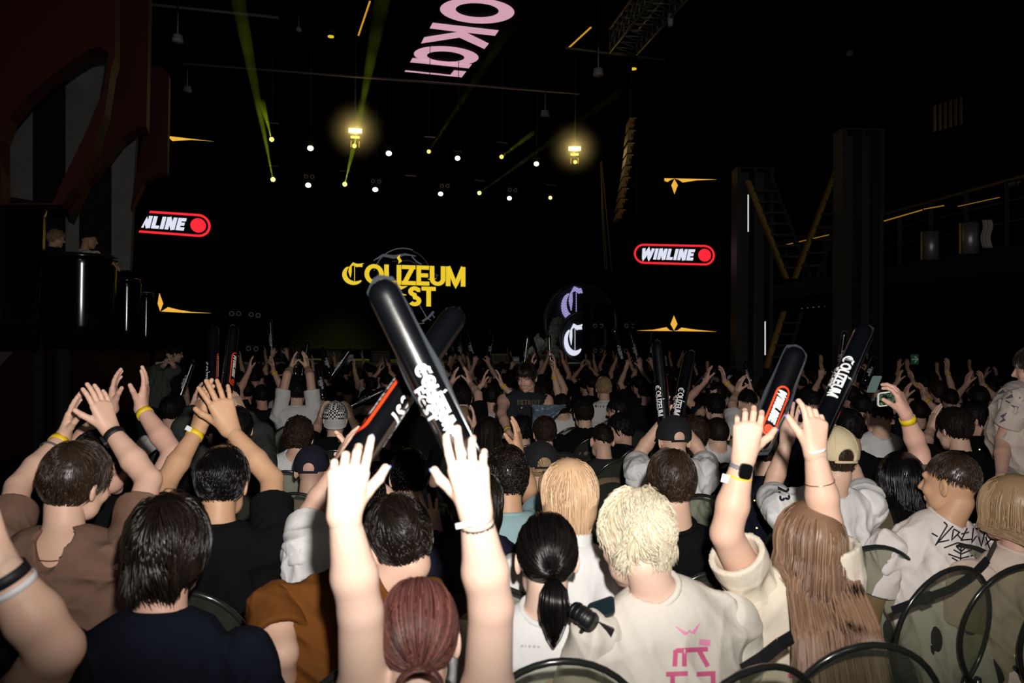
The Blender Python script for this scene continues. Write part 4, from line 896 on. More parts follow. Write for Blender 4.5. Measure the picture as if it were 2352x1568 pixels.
cr.color_ramp.elements[0].position = .45; cr.color_ramp.elements[0].color = (.002, .004, .003, 1); cr.color_ramp.elements[1].position = .7; cr.color_ramp.elements[1].color = (.12, .22, .10, 1)
nt.links.new(nz.outputs['Fac'], cr.inputs[0]); nt.links.new(cr.outputs[0], nt.nodes['Principled BSDF'].inputs['Emission Color'])
c = P(2042, 915, 3.36); phone(c, P(2068, 912, 3.36)-P(2017, 919, 3.36), P(2042, 895, 3.36)-P(2042, 935, 3.36), .096, .060, mat('white_case', (.75, .75, .74), .4), scr, 'white phone held sideways in the raised hand, filming the stage')
phone(P(2008, 882, 6.2), _r*.4+_u, _f*.2-_r, .14, .07, mat('mint_case', (.25, .42, .38), .5), mat('mint_case', 0), 'small pale mint phone held up in the far right of the crowd')
# camera with lens between ponytail and platinum hair
c = P(1335, 1412, 2.0); e = empty('photo_camera', c, 'black camera with long lens in the lap between ponytail and platinum hair', 'camera'); mb = MB(); a0 = P(1318, 1400, 2.02); a1 = P(1362, 1430, 1.97)
mb.bar(a0, a1, .022, 20); [mb.bar(a0+(a1-a0)*t, a0+(a1-a0)*(t+.06), .0245, 20) for t in (.1, .35, .6, .85)]; mb.build('lens', mat('camera_black', (.01, .01, .011), .4), e, True)
mb = MB(); mb.box(P(1368, 1440, 2.04), _r*.035+_u*-.018, _u*.022+_r*.01, _f*.03); mb.build('camera_body', mat('camera_black', 0), e)
phone(P(1380, 1398, 2.05), P(1400, 1390, 2.05)-P(1365, 1402, 2.05), _f*.8+_u, .075, .05, mat('dark_blue_case', (.01, .015, .02), .3), mat('glossy_dark_screen', (.01, .02, .025), .08), 'dark phone lying beside the camera under the platinum hair')
# clear plastic bag in front of the standing person
V = []; n = 14
for i in range(n):
    for j in range(8):
        x = i/(n-1); y = j/7; V.append(P(1222+x*78, 930+y*(62-50*x)+8*math.sin(x*5)*y, 6.1)+_f*(.03*math.sin(i*1.7+j)+.04*math.sin(j*1.3)))
F = [(i*8+j, i*8+j+1, (i+1)*8+j+1, (i+1)*8+j) for i in range(n-1) for j in range(7)]
b = obj('plastic_bag', V, F, mat('blue_grey_film', (.10, .14, .18), .22, bump=.4)); b['label'] = 'crumpled blue-grey plastic bag below the standing dark sleeveless shirt'; b['category'] = 'bag'
md = b.modifiers.new('s', 'SOLIDIFY'); md.thickness = .003
# ---------------------------------------------------------------- extra chairs seen on the right and in gaps
for px, py, d, yw, lb in ((2035, 1400, 2.9, 22, 'clear oval chair left of the white graffiti t-shirt'), (2370, 1420, 2.85, 16, 'clear oval chair cut by the right edge'),                           (1800, 1275, 3.2, 10, 'empty dark clear chair behind the person with long light brown hair'), (1375, 1380, 2.45, 12, 'clear chair with grey reflections left of the platinum hair')):
    p = P(px, py, d); add_chair({'yaw': yw, 'root': {'label': ''}}, lb, (p[0], p[1], 0 if py < 1500 else -.0), yw)
# ---------------------------------------------------------------- distant crowd: a few builds, copied
G4 = 'distant audience below the stage'
def far_proto(kind, hair, shirt, arms, label, **k):
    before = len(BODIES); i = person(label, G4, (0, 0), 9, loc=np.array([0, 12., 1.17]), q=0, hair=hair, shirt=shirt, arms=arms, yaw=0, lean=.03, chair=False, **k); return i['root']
wa = lambda e, w, hd, hn, tx, c=.2: dict(world=(e, w), hd=hd, hn=hn, hp=dict(tx=tx, curl=c))
clap = (wa((-.30, .10, .17), (-.10, .12, .36), (.25, 0, 1), (1, 0, 0), -1), wa((.30, .10, .17), (.10, .12, .36), (-.25, 0, 1), (-1, 0, 0), 1))
high = (wa((-.24, .06, .27), (-.13, .08, .50), (.1, 0, 1), (1, 0, 0), -1), wa((.24, .06, .27), (.13, .08, .50), (-.1, 0, 1), (-1, 0, 0), 1))
one = (None, wa((.27, .10, .22), (.22, .14, .46), (0, 0, 1), (-1, 0, 0), 1))
grip = (wa((-.24, .10, .25), (-.12, .14, .47), (.1, 0, 1), (.2, 1, 0), -1, .9), wa((.24, .10, .25), (.12, .14, .47), (-.1, 0, 1), (-.2, 1, 0), 1, .9))
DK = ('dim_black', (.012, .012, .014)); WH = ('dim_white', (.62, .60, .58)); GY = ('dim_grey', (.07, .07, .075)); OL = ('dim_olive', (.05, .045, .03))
LB = {'clap': 'clapping with both hands up', 'high': 'stretching both arms up', 'one': 'with one arm raised', 'grip': 'gripping clapper sticks overhead', 'rest': 'with lowered arms'}
AR_ = {'clap': clap, 'high': high, 'one': one, 'grip': grip, 'rest': (None, None)}
protos = {}
for pose in AR_:
    for sh_, nm in ((DK, 'black'), (WH, 'white')) if pose in ('clap', 'rest', 'high') else ((DK, 'black'),):
        hk = ('short', 'darkbrown') if pose != 'one' else ('bowl', 'brown')
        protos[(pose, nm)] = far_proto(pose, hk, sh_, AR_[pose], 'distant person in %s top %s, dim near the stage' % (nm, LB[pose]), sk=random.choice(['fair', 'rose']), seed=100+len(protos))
        r_ = protos[(pose, nm)]
        if pose in ('clap', 'high', 'one'):
            inf = BODIES[-1]; band(inf, 1, YEL, 'wristband', .03, .012, .034)
used = set(); spots = []
rr = random.Random(5)
taken = [(b['H'][0], b['H'][1]) for b in BODIES if b['H'][1] < 9.5]
for row in range(22):
    v = 4.3+row*.82
    for cidx in range(-13, 21):
        u_ = cidx*.66+rr.uniform(-.13, .13)+(.33 if row % 2 else 0); pos = HT*u_+HN*(v+rr.uniform(-.12, .12))+HT*2.2
        if pos[1] < 4.6 or np.dot(pos, HN) > 20.2: continue
        px = 1176+FPX*pos[0]/pos[1]
        if px < 330 or px > 2330 or rr.random() < .10+(.25 if pos[1] < 7 else 0): continue
        if any((pos[0]-a)**2+(pos[1]-b)**2 < .42**2 for a, b in taken): continue
        if pos[1] < 7.2 and any(abs(px-(1176+FPX*a/b)) < 42 and b < 7.6 and b < pos[1]+2.2 for a, b in taken) and rr.random() < .7: continue
        if abs(px-1210) < 75 and pos[1] < 7.0: continue
        if (px < 520 and pos[1] > 9) or (px < 430 and pos[1] > 7.5) or (1640 < px and pos[1] > 15.5): continue
        spots.append(pos)
spots.sort(key=lambda p: p[1]); spots = spots[:290]
NST = 0
def mini_stick(p, q, lettered=True):
    global STK
    L = np.linalg.norm(q-p); u = (q-p)/L
    if STK is None:
        STK = stick(np.zeros(3), np.array([0, 0, .6]), .036, -_f, 'clapper stick held up in the distant dim crowd below the stage', 'distant clapper sticks', 1, face=25); o = STK
    else: o = copy_tree(STK)
    z = Vector(u); o.rotation_mode = 'QUATERNION'
    y = Vector((0, 1, 0)); y = (y-z*y.dot(z)).normalized(); x = y.cross(z)
    M = Matrix((x, y, z)).transposed(); M = M @ Matrix.Rotation(rr.uniform(-1.6, 1.6), 3, 'Z')
    o.rotation_quaternion = M.to_quaternion(); o.location = p
STK = None
for p in spots:
    pos_d = p[1]; wgt = rr.random(); near = p[1] < 7
    pose = 'rest' if wgt < (.66 if pos_d < 9 else .80) else 'clap' if wgt < .84 else 'high' if wgt < .88 else 'one' if wgt < .96 else 'grip'
    nm = 'white' if (rr.random() < .22 and (pose, 'white') in protos) else 'black'; k = (pose, nm)
    src = protos[k]
    if k in used: o = copy_tree(src)
    else: o = src; used.add(k)
    # copies carry no far-person prototype offset: origin sits on the floor under the shoulders
    o.location = (p[0], p[1], rr.uniform(-.06, .05)); yw = math.radians(18+rr.uniform(-22, 16)); o.rotation_euler = (0, 0, yw)
    sc_ = rr.uniform(.95, 1.03); o.scale = (sc_, sc_, sc_)
    if pose == 'grip':
        for sx in (-1, 1):
            if rr.random() < .8:
                a = np.array([sx*.12, .17, 1.42]); t = a+np.array([sx*rr.uniform(-.05, .30), rr.uniform(-.1, .25), .5]); Rz = rot(yw)
                b0 = np.array(o.location); mini_stick(b0+Rz@a*sc_, b0+Rz@t*sc_)
for i, (x0, y0, x1, y1, d, lb) in enumerate(((680, 865, 671, 785, 10, 'leftmost dark stick against the stage, upright'), (692, 868, 708, 783, 10.2, 'dark stick leaning right beside the leftmost one'), (758, 862, 740, 797, 10.4, 'dark stick leaning left below the wedge monitors'), (758, 868, 806, 800, 10.1, 'dark stick slanting far right before the stage edge'),
    (742, 915, 728, 835, 8.5, 'nearer dark stick with red edge, left of the crossed pair'), (1288, 895, 1275, 832, 9, 'thin stick behind the dark sleeveless shirt'), (1600, 890, 1640, 850, 8, 'short slanted stick with red dot in the right crowd'), (1727, 880, 1710, 828, 9.5, 'lettered stick by the foot of the grey column'),
    (412, 915, 444, 828, 8.2, 'slim bright-edged stick leaning right, far left'), (796, 938, 888, 893, 6.6, 'lettered stick held almost flat over the checkered cap'), (1655, 880, 1690, 846, 9, 'small tilted stick before the grey column'), (1985, 880, 2010, 820, 8.5, 'slim stick behind the lettered one, far right'))):
    stick(P(x0, y0, d), P(x1, y1, d+.1), .034, -_f, 'clapper stick, '+lb, 'clapper sticks in the middle crowd', 1, face=rr.choice((-60, 20, 110, -20)))
for k, o in protos.items():
    if k not in used:
        for c in list(o.children): bpy.data.objects.remove(c)
        bpy.data.objects.remove(o)
# two people in the left balcony box, two standing below it
bx = [person('person with fair hair looking out of the left balcony box', 'people in the left balcony box', (130, 548), 11.5, yaw=-60, hair=('curly', 'blonde'), shirt=DK, q=1, stand=True, chair=False, seed=61),
      person('person in white t-shirt leaning on the rim of the left balcony box', 'people in the left balcony box', (205, 551), 11.0, yaw=-50, hyaw=-75, hair=('fade', 'black'), shirt=WHITE, q=1, stand=True, lean=.15, chair=False, seed=62, sk='tan', sh=(190, 592), arms=(None, dict(e=(240, 590, 10.8), w=(256, 600, 10.6), t=(262, 606), hn=(0, -1, 0), hp=RH)))]
person('standing person in grey-green jacket filming with a phone, far left below the balcony', 'people standing at the far left', (372, 822), 10.5, yaw=-20, hair=('short', 'darkbrown'), shirt=('greygreen', (.10, .12, .10)), sleeve='long', q=1, stand=True, chair=False, seed=63, arms=up2((358, 850, 10.4), (378, 838, 10.3), (388, 822), (402, 850, 10.4), (398, 838, 10.3), (392, 822)))
person('standing person with glasses behind the grey-green jacket, far left', 'people standing at the far left', (402, 812), 11.2, yaw=-20, hyaw=-60, hair=('short', 'black'), shirt=DK, q=1, stand=True, chair=False, seed=64)
# ---------------------------------------------------------------- the hall
def struct(name, mb, m, smooth=False): o = mb.build(name, m, None, smooth); o['kind'] = 'structure'; return o
def hb(mb, u0, u1, v0, v1, z0, z1): return mb.box(HT*(u0+u1)/2+HN*(v0+v1)/2+UP*(z0+z1)/2, HT*(u1-u0)/2, HN*(v1-v0)/2, UP*(z1-z0)/2)
fm = mat('dark_floor', (.012, .011, .011), .55, bump=.1); wm = mat('black_wall', (.0015, .0015, .0015), .9, spec=.1)
struct('floor', hb(MB(), -16, 26, -9, 34, -.2, 0), fm)
struct('ceiling', hb(MB(), -16, 26, -9, 34, 15.5, 15.7), wm)
struct('wall_back', hb(MB(), -16, 26, 33.5, 34, 0, 15.5), wm); struct('wall_left', hb(MB(), -16, -15.7, -9, 34, 0, 15.5), wm)
struct('wall_right', hb(MB(), 25.7, 26, -9, 34, 0, 15.5), wm); struct('wall_front', hb(MB(), -16, 26, -9, -8.8, 0, 15.5), wm)
# stage
sz = HP(1000, 834, 21.5)[2]; uL = np.dot(HP(560, 828, 21.5), HT); uR = np.dot(HP(1460, 840, 21.5), HT)
def thing(name, mb, m, label, cat, group=None, smooth=False): o = mb.build(name, m, None, smooth); tag(o, label, cat, group); return o
e = empty('stage', HT*(uL+uR)/2+HN*21.5, 'black stage platform at the front of the hall with a thin lit edge', 'stage')
hb(MB(), uL, uR, 21.5, 32, 0, sz).build('platform', mat('stage_black', (.015, .014, .012), .5), e)
hb(MB(), uL, uR, 21.44, 21.5, sz-.05, sz+.01).build('edge_trim', mat('olive_trim', (.10, .085, .04), .4), e)
hb(MB(), uL, uR, 21.47, 21.5, .45, .49).build('edge_trim', mat('olive_trim', 0), e)
# screens
SCRV = 29.
def screen(name, v, x0, y0, x1, y1, label):
    a, b = HP(x0, y1, v), HP(x1, y1, v); c = HP(x0, y0, v); d_ = HP(x1, y0, v); r = empty(name, a, label, 'screen')
    z0 = min(a[2], b[2]); z1 = max(c[2], d_[2]); u0, u1 = np.dot(a, HT), np.dot(b, HT)
    hb(MB(), u0, u1, v, v+.15, z0, z1).build('panel', mat('led_panel_black', (.008, .008, .008), .8, spec=.02), r); return r
def onplane(V2, v, off=.02): return [HP(x, y, v-off) for x, y in V2]
main = screen('led_screen', SCRV, 600, 470, 1245, 800, 'large dark screen behind the stage with yellow festival wordmark'); 
def logo_px(v, x0, y0, x1, y1):
    """wordmark mapped so the first line spans the two baseline ends"""
    V2, F2, W = logo2d(); out = []
    for x, y in V2:
        t = x/W; bx_ = x0+(x1-x0)*t; by = y0+(y1-y0)*t; h = 46-1*t; out.append((bx_, by-y*h))
    return onplane(out, v), F2
Y_ = emis('led_yellow', (234, 200, 46)); V, F = logo_px(SCRV, 787, 650, 1069, 658); obj('lettering', V, F, Y_, main)
GL = emis('led_grey_lines', (70, 74, 80), 1); GL2 = emis('led_grey_faint', (34, 36, 38), 1)
V, F = lines2([arc(925, 640, 68, 70, -165, -70, 20), ([(858, 598), (880, 586), (905, 590), (930, 584), (955, 588)], [2, 6, 8, 5, 2]), ([(946, 589), (956, 600), (968, 607)], 3), [(963, 700), (975, 720), (980, 730), (990, 735)], ([(970, 738), (985, 728), (996, 715)], 5), [(948, 745), (975, 742)], [(992, 720), (998, 730)]], 2.2, 5)
obj('screen_graphic', onplane(V, SCRV, .015), F, GL, main)
V, F = lines2([arc(925, 640, 66, 68, -70, 10, 14), [(870, 600), (866, 640), (880, 690)], [(940, 665), (960, 690), (972, 715)], ([(990, 625), (1005, 632), (1000, 640)], 4), [(900, 600), (940, 598), (980, 618)], [(930, 690), (948, 712), (955, 740)]], 2.0, 5)
obj('screen_graphic', onplane(V, SCRV, .015), F, GL2, main)
OR_ = emis('led_orange', (238, 178, 62)); RD = emis('led_red', (255, 42, 56)); LW = emis('led_white', (222, 226, 242))
ls = screen('side_led_screen', 19., 225, 300, 505, 735, 'left side screen showing the red-framed logo, partly hidden by red towers'); rs = screen('side_led_screen', 19.5, 1462, 396, 1655, 775, 'right side screen showing the red-framed logo between orange ornaments')
def winl(v, par, x0, yb0, yt0, x1, yb1, yt1):
    for (V2, F2), m, nm in zip(winline2d(.09)[:3], (LW, RD, RD), ('lettering', 'logo_frame', 'logo_dot')):
        LL, HH = winline2d(.09)[3:]; out = []
        for x, y in V2:
            t = x/LL; b = yb0+(yb1-yb0)*t; tt = yt0+(yt1-yt0)*t; out.append((x0+(x1-x0)*t, b+(tt-b)*(y/HH)))
        obj(nm, onplane(out, v), F2, m, par)
winl(19., ls, 256, 529, 478, 484, 546, 493); winl(19.5, rs, 1456, 605, 559, 1642, 610, 563)
def poly(par, pts, v, m, nm='ornament'): obj(nm, onplane(pts, v), [tuple(range(len(pts)))], m, par, False)
poly(ls, [(384, 312), (493, 325), (440, 321), (396, 324)], 19., OR_); poly(ls, [(370, 715), (386, 705), (410, 711), (440, 716), (487, 719), (420, 718)], 19., OR_)
poly(ls, [(366, 672), (375, 697), (368, 715), (362, 697)], 19., OR_)
poly(rs, [(1526, 409), (1647, 412), (1600, 414), (1568, 419), (1559, 413), (1549, 410), (1541, 413), (1533, 418), (1526, 415)], 19.5, OR_); poly(rs, [(1549, 411), (1557, 425), (1549, 446), (1542, 425)], 19.5, OR_)
poly(rs, [(1548, 724), (1556, 744), (1548, 759), (1540, 744)], 19.5, OR_)
poly(rs, [(1462, 759), (1500, 757), (1531, 751), (1538, 758), (1547, 760)], 19.5, OR_); poly(rs, [(1547, 760), (1557, 758), (1565, 752), (1600, 757), (1647, 761.5)], 19.5, OR_)
# pink word on the overhead screen
zc = 10.6
cs = [ZP(920, 172, zc), ZP(1085, 190, zc), ZP(1230, 2, zc), ZP(1190, -60, zc), ZP(990, -60, zc)]
oh = empty('overhead_screen', cs[0], 'overhead dark screen with large pink letters running away towards the stage', 'screen')
a_, b_ = ZP(925, 181, zc+.05), ZP(1085, 190, zc+.05); L_ = 7.; MB().prism([a_, b_, b_-HN*L_, a_-HN*L_], UP, .2).build('panel', mat('led_panel_black', 0), oh)
PK = emis('led_pink', (208, 158, 176))
def tr(x, y): return ZP(500+x/3.1357, y/3.1357, zc)
def ell_ring(cx, cy, rx, ry, sk_, ix, iy, jx, jy, k=48):
    V = []; 
    for i in range(k):
        t = 2*math.pi*i/k; V.append(tr(cx+rx*math.cos(t), cy+ry*math.sin(t)+sk_*math.cos(t)*rx)); V.append(tr(ix+jx*math.cos(t), iy+jy*math.sin(t)+sk_*math.cos(t)*jx))
    return V, [(2*i, 2*i+1, (2*i+3) % (2*k), (2*i+2) % (2*k)) for i in range(k)]
V, F = ell_ring(1869, 77, 268, 92, .045, 1869, 73, 155, 50); obj('lettering', V, F, PK, oh, False)
V, F = ell_ring(1646, 401, 233, 68, .06, 1642, 407, 135, 36); obj('lettering', V, F, PK, oh, False)
for pp in ([(1549, 163), (2025, 218), (1998, 258), (1797, 236), (1953, 313), (1921, 353), (1741, 271), (1464, 313), (1488, 267), (1726, 230), (1527, 204)], [(1404, 417), (1832, 462), (1808, 492), (1385, 448)], [(1353, 505), (1676, 538), (1703, 505), (1791, 514), (1757, 557), (1346, 516)]):
    if len(pp) == 11: fs = [(0, 1, 2, 3, 9, 10), (3, 4, 5, 6, 9), (6, 7, 8, 9)]
    elif len(pp) == 6: fs = [(0, 1, 4, 5), (1, 2, 3, 4)]
    else: fs = [tuple(range(4))]
    obj('lettering', [tr(x, y) for x, y in pp], fs, PK, oh, False)
# stage lights
def hang(e, c, r=.012): MB().bar(c, np.array([c[0], c[1], 15.5]), r, 6).build('hanger', BLACK, e, True)
def lightfix(px, py, v, r, aim, rgb, es, label, group, name='moving_head_light', ry=None, yoke=True):
    c = HP(px, py, v); n = nrm(aim); e = empty(name, c, label, 'stage light', group)
    mb = MB(); mb.bar(c-n*.02, c-n*.28, r*1.25, 16, r*.8); mb.build('lamp_head', BLACK, e, True)
    mb = MB(); mb.disc(c, n, r, k=24, t=.012, r2=ry or r); mb.build('lens', emis('lens_%d_%d_%d' % rgb, rgb, es), e)
    hang(e, c-n*.14+UP*.1)
    if yoke:
        s = nrm(np.cross(n, UP)); mb = MB(); mb.box(c-n*.14+s*r*1.5, s*.01, UP*.10, n*.03); mb.box(c-n*.14-s*r*1.5, s*.01, UP*.10, n*.03); mb.box(c-n*.14+UP*.12, s*r*1.6, UP*.02, n*.04); mb.build('yoke', DARK, e)
    return e
toC = lambda px, py, v: nrm(CAM-HP(px, py, v))
GB = 'round beam lights over the stage'
for i, (x, y, r, v, lb) in enumerate(((624, 320, 5, 23, 'upper left of the rig, above its twin'), (627, 412, 5, 26, 'lower left, at the foot of the bright green beam'), (814, 335, 5, 23, 'directly under the glaring left blinder'), (792, 423, 5, 26, 'lower row, beneath the left blinder'),
    (985, 348, 4.5, 23, 'upper row, between two white oval lights'), (1152, 360, 4.8, 23, 'upper row, right of centre with a green beam'), (1101, 443, 4.6, 26, 'lower row, right of centre with a faint beam'), (1321, 372, 4.8, 23, 'directly under the glaring right blinder'), (1264, 454, 4.3, 26, 'last on the right of the lower row'))):
    lightfix(x, y, v, r*v/FPX*1.02, toC(x, y, v), (252, 250, 150) if v > 25 else (235, 230, 110), 1.5, 'round yellow-white beam light, '+lb, GB)
GP = 'oval white lights over the stage'
for x, y, r, v, lb in ((713, 340, 6.5, 24, 'upper row, first from the left'), (893, 352, 6.5, 24, 'upper row, right of the left blinder'), (1051, 363, 6, 24, 'upper row, centre right'), (1232, 376, 6, 24, 'upper row, left of the right blinder'), (708, 425, 6, 27, 'lower row below a pair of lens rings, far left'), (862, 435, 6, 27, 'lower row below the second pair of lens rings'), (1012, 445, 5.5, 27, 'lower row below the third pair of lens rings'), (1170, 455, 5.5, 27, 'lower row below the rightmost pair of lens rings')):
    lightfix(x, y, v, r*v/FPX, toC(x, y, v)*.75+np.array([0, 0, -.62]), (255, 255, 225), 3, 'oval white spot, '+lb, GP, 'spot_light')
RG = mat('lens_ring_metal', (.9, .9, .9), .35, .3)
def twin(x0, y0, x1, y1, v, r, label, group):
    a, b = HP(x0, y0, v), HP(x1, y1, v); c = (a+b)/2; n = toC(x0, y0, v); e = empty('twin_blinder', c, label, 'stage light', group); s = nrm(b-a); hw = np.linalg.norm(b-a)
    MB().box(c-n*.10, s*hw*1.0, UP*hw*.6, n*.08).build('housing', BLACK, e)
    if y0 < 600: hang(e, c-n*.1)
    for q in (a, b):
        t1 = nrm(np.cross(n, UP)); t2 = np.cross(t1, n); mb = MB(); mb.tube([q+(t1*math.cos(t)+t2*math.sin(t))*r for t in np.linspace(0, 2*math.pi, 20, endpoint=False)], r*.16, 6, closed=True); mb.build('lens_ring', RG, e, True)
for (a, b, c_, d_, lb) in ((703, 405, 717, 406, 'far left'), (857, 416, 871, 417, 'second from left'), (1015, 427, 1028, 427, 'third from left'), (1171, 436, 1184, 437, 'far right')): twin(a, b, c_, d_, 27, .055, 'pair of lens rings hung over the stage, '+lb, 'twin blinders over the stage')
for (a, b, c_, d_, v, lb) in ((532, 720, 548, 720, 20.5, 'left rack, upper row outside'), (577, 722, 593, 724, 20.5, 'left rack, upper row inside'), (571, 800, 588, 801, 20.5, 'left rack, lower row'), (1367, 748, 1381, 748, 21, 'right rack, upper row inside'), (1439, 748, 1453, 748, 21, 'right rack, upper row outside'), (1367, 805, 1380, 805, 21, 'right rack, lower row inside'), (1438, 806, 1452, 806, 21, 'right rack, lower row outside')):
    twin(a, b, c_, d_, v, .05, 'pair of lens rings standing beside the stage, '+lb, 'twin blinders beside the stage')
def rack(xs, y0, y1, v, label):
    a = HP(xs[0], y1, v); e = empty('light_rack', a*[1, 1, 0], label, 'light rack', 'light racks beside the stage')
    for x in xs:
        p, q = HP(x, y1, v), HP(x, y0, v); q = np.array([p[0], p[1], q[2]]); MB().bar(p*[1, 1, 0], q, .03, 8).build('post', DARK, e, True)
        for yy in np.linspace(y0+12, y1-10, 5):
            c = HP(x, yy, v); MB().box(c-HN*.05, HT*.10, HN*.04, UP*.16).build('fixture', mat('fixture_dark', (.003, .003, .003), .9, spec=.03), e)
rack((525, 550, 575, 600), 660, 820, 20.6, 'dark light rack left of the stage'); rack((1345, 1372, 1400, 1445, 1460), 700, 840, 21.1, 'dark light rack right of the stage')
def blinder(px, py, v, label):
    c = HP(px, py, v); n = toC(px, py, v); s = nrm(np.cross(UP, n)); e = empty('blinder_light', c, label, 'stage light', 'glaring warm blinders'); k = v/FPX; hang(e, c-n*.06)
    MB().box(c-n*.06, s*17*k, UP*8*k, n*.05).build('housing', DARK, e); MB().box(c, s*14.5*k, UP*4.6*k, n*.01).build('lamp_panel', emis('blinder_glow', (255, 225, 120), 9), e)
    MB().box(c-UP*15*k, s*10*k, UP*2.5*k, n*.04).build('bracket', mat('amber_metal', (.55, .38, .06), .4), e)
    mb = MB(); mb.box(c-UP*31*k-s*9*k, s*1.2*k, UP*7*k, n*.04); mb.box(c-UP*31*k+s*9*k, s*1.2*k, UP*7*k, n*.04); mb.build('yoke', mat('amber_metal', 0), e)
    lamp('blinder_bulb', 'POINT', c+n*.25, c+n, 22, (1, .72, .25), shadow_soft_size=.12); return c, n
b1 = blinder(816, 300, 22.9, 'glaring warm-white blinder left of centre over the stage'); b2 = blinder(1320, 341, 22.9, 'glaring warm-white blinder on the right over the stage')
# haze balls added to give the lens bloom around the two blinders
hz = bpy.data.materials.new('stage_haze'); hz.use_nodes = True; N_ = hz.node_tree.nodes; N_.remove(N_['Principled BSDF']); vsn = N_.new('ShaderNodeVolumeScatter'); vsn.inputs['Density'].default_value = .05; vsn.inputs['Anisotropy'].default_value = .3; vsn.inputs['Color'].default_value = (.9, .9, .8, 1)
hz.node_tree.links.new(vsn.outputs[0], N_['Material Output'].inputs['Volume'])
hz2 = hz.copy(); hz2.name = 'beam_haze'; nd = [n for n in hz2.node_tree.nodes if n.type == 'VOLUME_SCATTER'][0]
tcn = hz2.node_tree.nodes.new('ShaderNodeTexCoord'); nzn = hz2.node_tree.nodes.new('ShaderNodeTexNoise'); nzn.inputs['Scale'].default_value = .9; nzn.inputs['Detail'].default_value = 2; mr = hz2.node_tree.nodes.new('ShaderNodeMapRange'); mr.inputs[1].default_value = .3; mr.inputs[2].default_value = .7; mr.inputs[3].default_value = .03; mr.inputs[4].default_value = .16
hz2.node_tree.links.new(tcn.outputs['Object'], nzn.inputs[0]); hz2.node_tree.links.new(nzn.outputs['Fac'], mr.inputs[0]); hz2.node_tree.links.new(mr.outputs[0], nd.inputs['Density'])
for (c, n), lb in ((b1, 'left'), (b2, 'right')):
    V, F = surf([('e', c+n*.3, (1.1, 1.1, 1.1), np.eye(3), .01)], .15); hm = hz.copy(); nn_ = hm.node_tree.nodes; gp = nn_.new('ShaderNodeNewGeometry'); vm = nn_.new('ShaderNodeVectorMath'); vm.operation = 'DISTANCE'; vm.inputs[1].default_value = tuple(c+n*.3)
    mp_ = nn_.new('ShaderNodeMapRange'); mp_.interpolation_type = 'SMOOTHERSTEP'; mp_.inputs[1].default_value = 0; mp_.inputs[2].default_value = 1.0; mp_.inputs[3].default_value = .35; mp_.inputs[4].default_value = 0
    hm.node_tree.links.new(gp.outputs['Position'], vm.inputs[0]); hm.node_tree.links.new(vm.outputs['Value'], mp_.inputs[0]); hm.node_tree.links.new(mp_.outputs[0], [q for q in nn_ if q.type == 'VOLUME_SCATTER'][0].inputs['Density']); o = obj('haze', V, F, hm); o['kind'] = 'stuff'; tag(o, 'glowing haze around the %s blinder over the stage' % lb, 'haze')
def beam(x0, y0, v0, x1, y1, v1, r0, r1, power, label):
    a, b = HP(x0, y0, v0), HP(x1, y1, v1); u = nrm(b-a); mb = MB(); mb.tube([a+u*.05+(b-a)*t for t in (0, .25, .5, .75, 1)], r0, 16, r1); o = mb.build('haze_beam', hz2, None, True); o['kind'] = 'stuff'; tag(o, label, 'light beam')
    L = np.linalg.norm(b-a); lamp('beam_lamp', 'SPOT', a+u*.06, b, power*5, (.62, .80, .03), spot_size=2*math.atan(r1*1.0/L)+.004, spot_blend=.25, shadow_soft_size=.01)
beam(627, 412, 25.8, 541, -30, 15, .05, .14, 900, 'brightest yellow-green light beam rising to the top left')
beam(624, 320, 22.8, 602, 235, 19.5, .045, .08, 260, 'short yellow-green beam joining the brightest one')
beam(814, 335, 22.8, 884, -30, 14, .05, .16, 420, 'yellow-green beam rising behind the left blinder'); beam(792, 423, 25.8, 811, 342, 24.2, .05, .08, 300, 'short green beam under the left blinder')
beam(985, 348, 22.8, 1170, 65, 14, .045, .10, 60, 'faint green beam leaning right below the pink letters'); beam(1101, 443, 25.8, 1420, 215, 17, .05, .10, 110, 'faint green beam running to the upper right'); beam(1152, 360, 22.8, 1225, 305, 19, .045, .07, 70, 'short faint green beam right of centre')
# spots added on the stage back in place of the greenish haze glow
sp = lamp('added_stage_spot', 'SPOT', HP(860, 440, 26), HP(790, 820, 27.5), 3500, (.75, .72, .12), spot_size=.8, spot_blend=1, shadow_soft_size=.2)
lamp('added_stage_spot', 'SPOT', HP(1200, 300, 18), HP(1180, 815, 23), 260, (.8, .8, .7), spot_size=.5, spot_blend=1, shadow_soft_size=.2)
# stage floor things
WD = mat('wedge_cloth', (.06, .058, .035), .7)
for x0, x1, y0, y1, lb in ((643, 690, 797, 825, 'farthest left'), (741, 786, 805, 830, 'second from left'), (854, 897, 806, 831, 'behind the crossed sticks'), (1132, 1176, 812, 836, 'left of the broken statue'), (1223, 1266, 813, 836, 'in front of the broken statue')):
    v = 22.1; a, b = HP(x0, y1, v), HP(x1, y1, v); w_ = nrm(b-a); h = HP(x0, y0, v)[2]-sz; e = empty('monitor_speaker', (a+b)/2*[1, 1, 0]+UP*sz, 'wedge stage monitor on the stage edge, '+lb, 'speaker', 'wedge monitors on the stage edge')
    a = a*[1, 1, 0]+UP*sz; b = b*[1, 1, 0]+UP*sz
    MB().prism([a, a+HN*.45, a+HN*.40+UP*h, a+HN*.12+UP*h*.95], b-a, 1).build('cabinet', WD, e); MB().box((a+b)/2+UP*h*.5-HN*.0+HN*.03, (b-a)*.42, HN*.01, UP*h*.34).build('grille', mat('grille_dark', (.05, .048, .03), .5), e)
SL = mat('silver_panel', (.35, .40, .42), .35, .5)
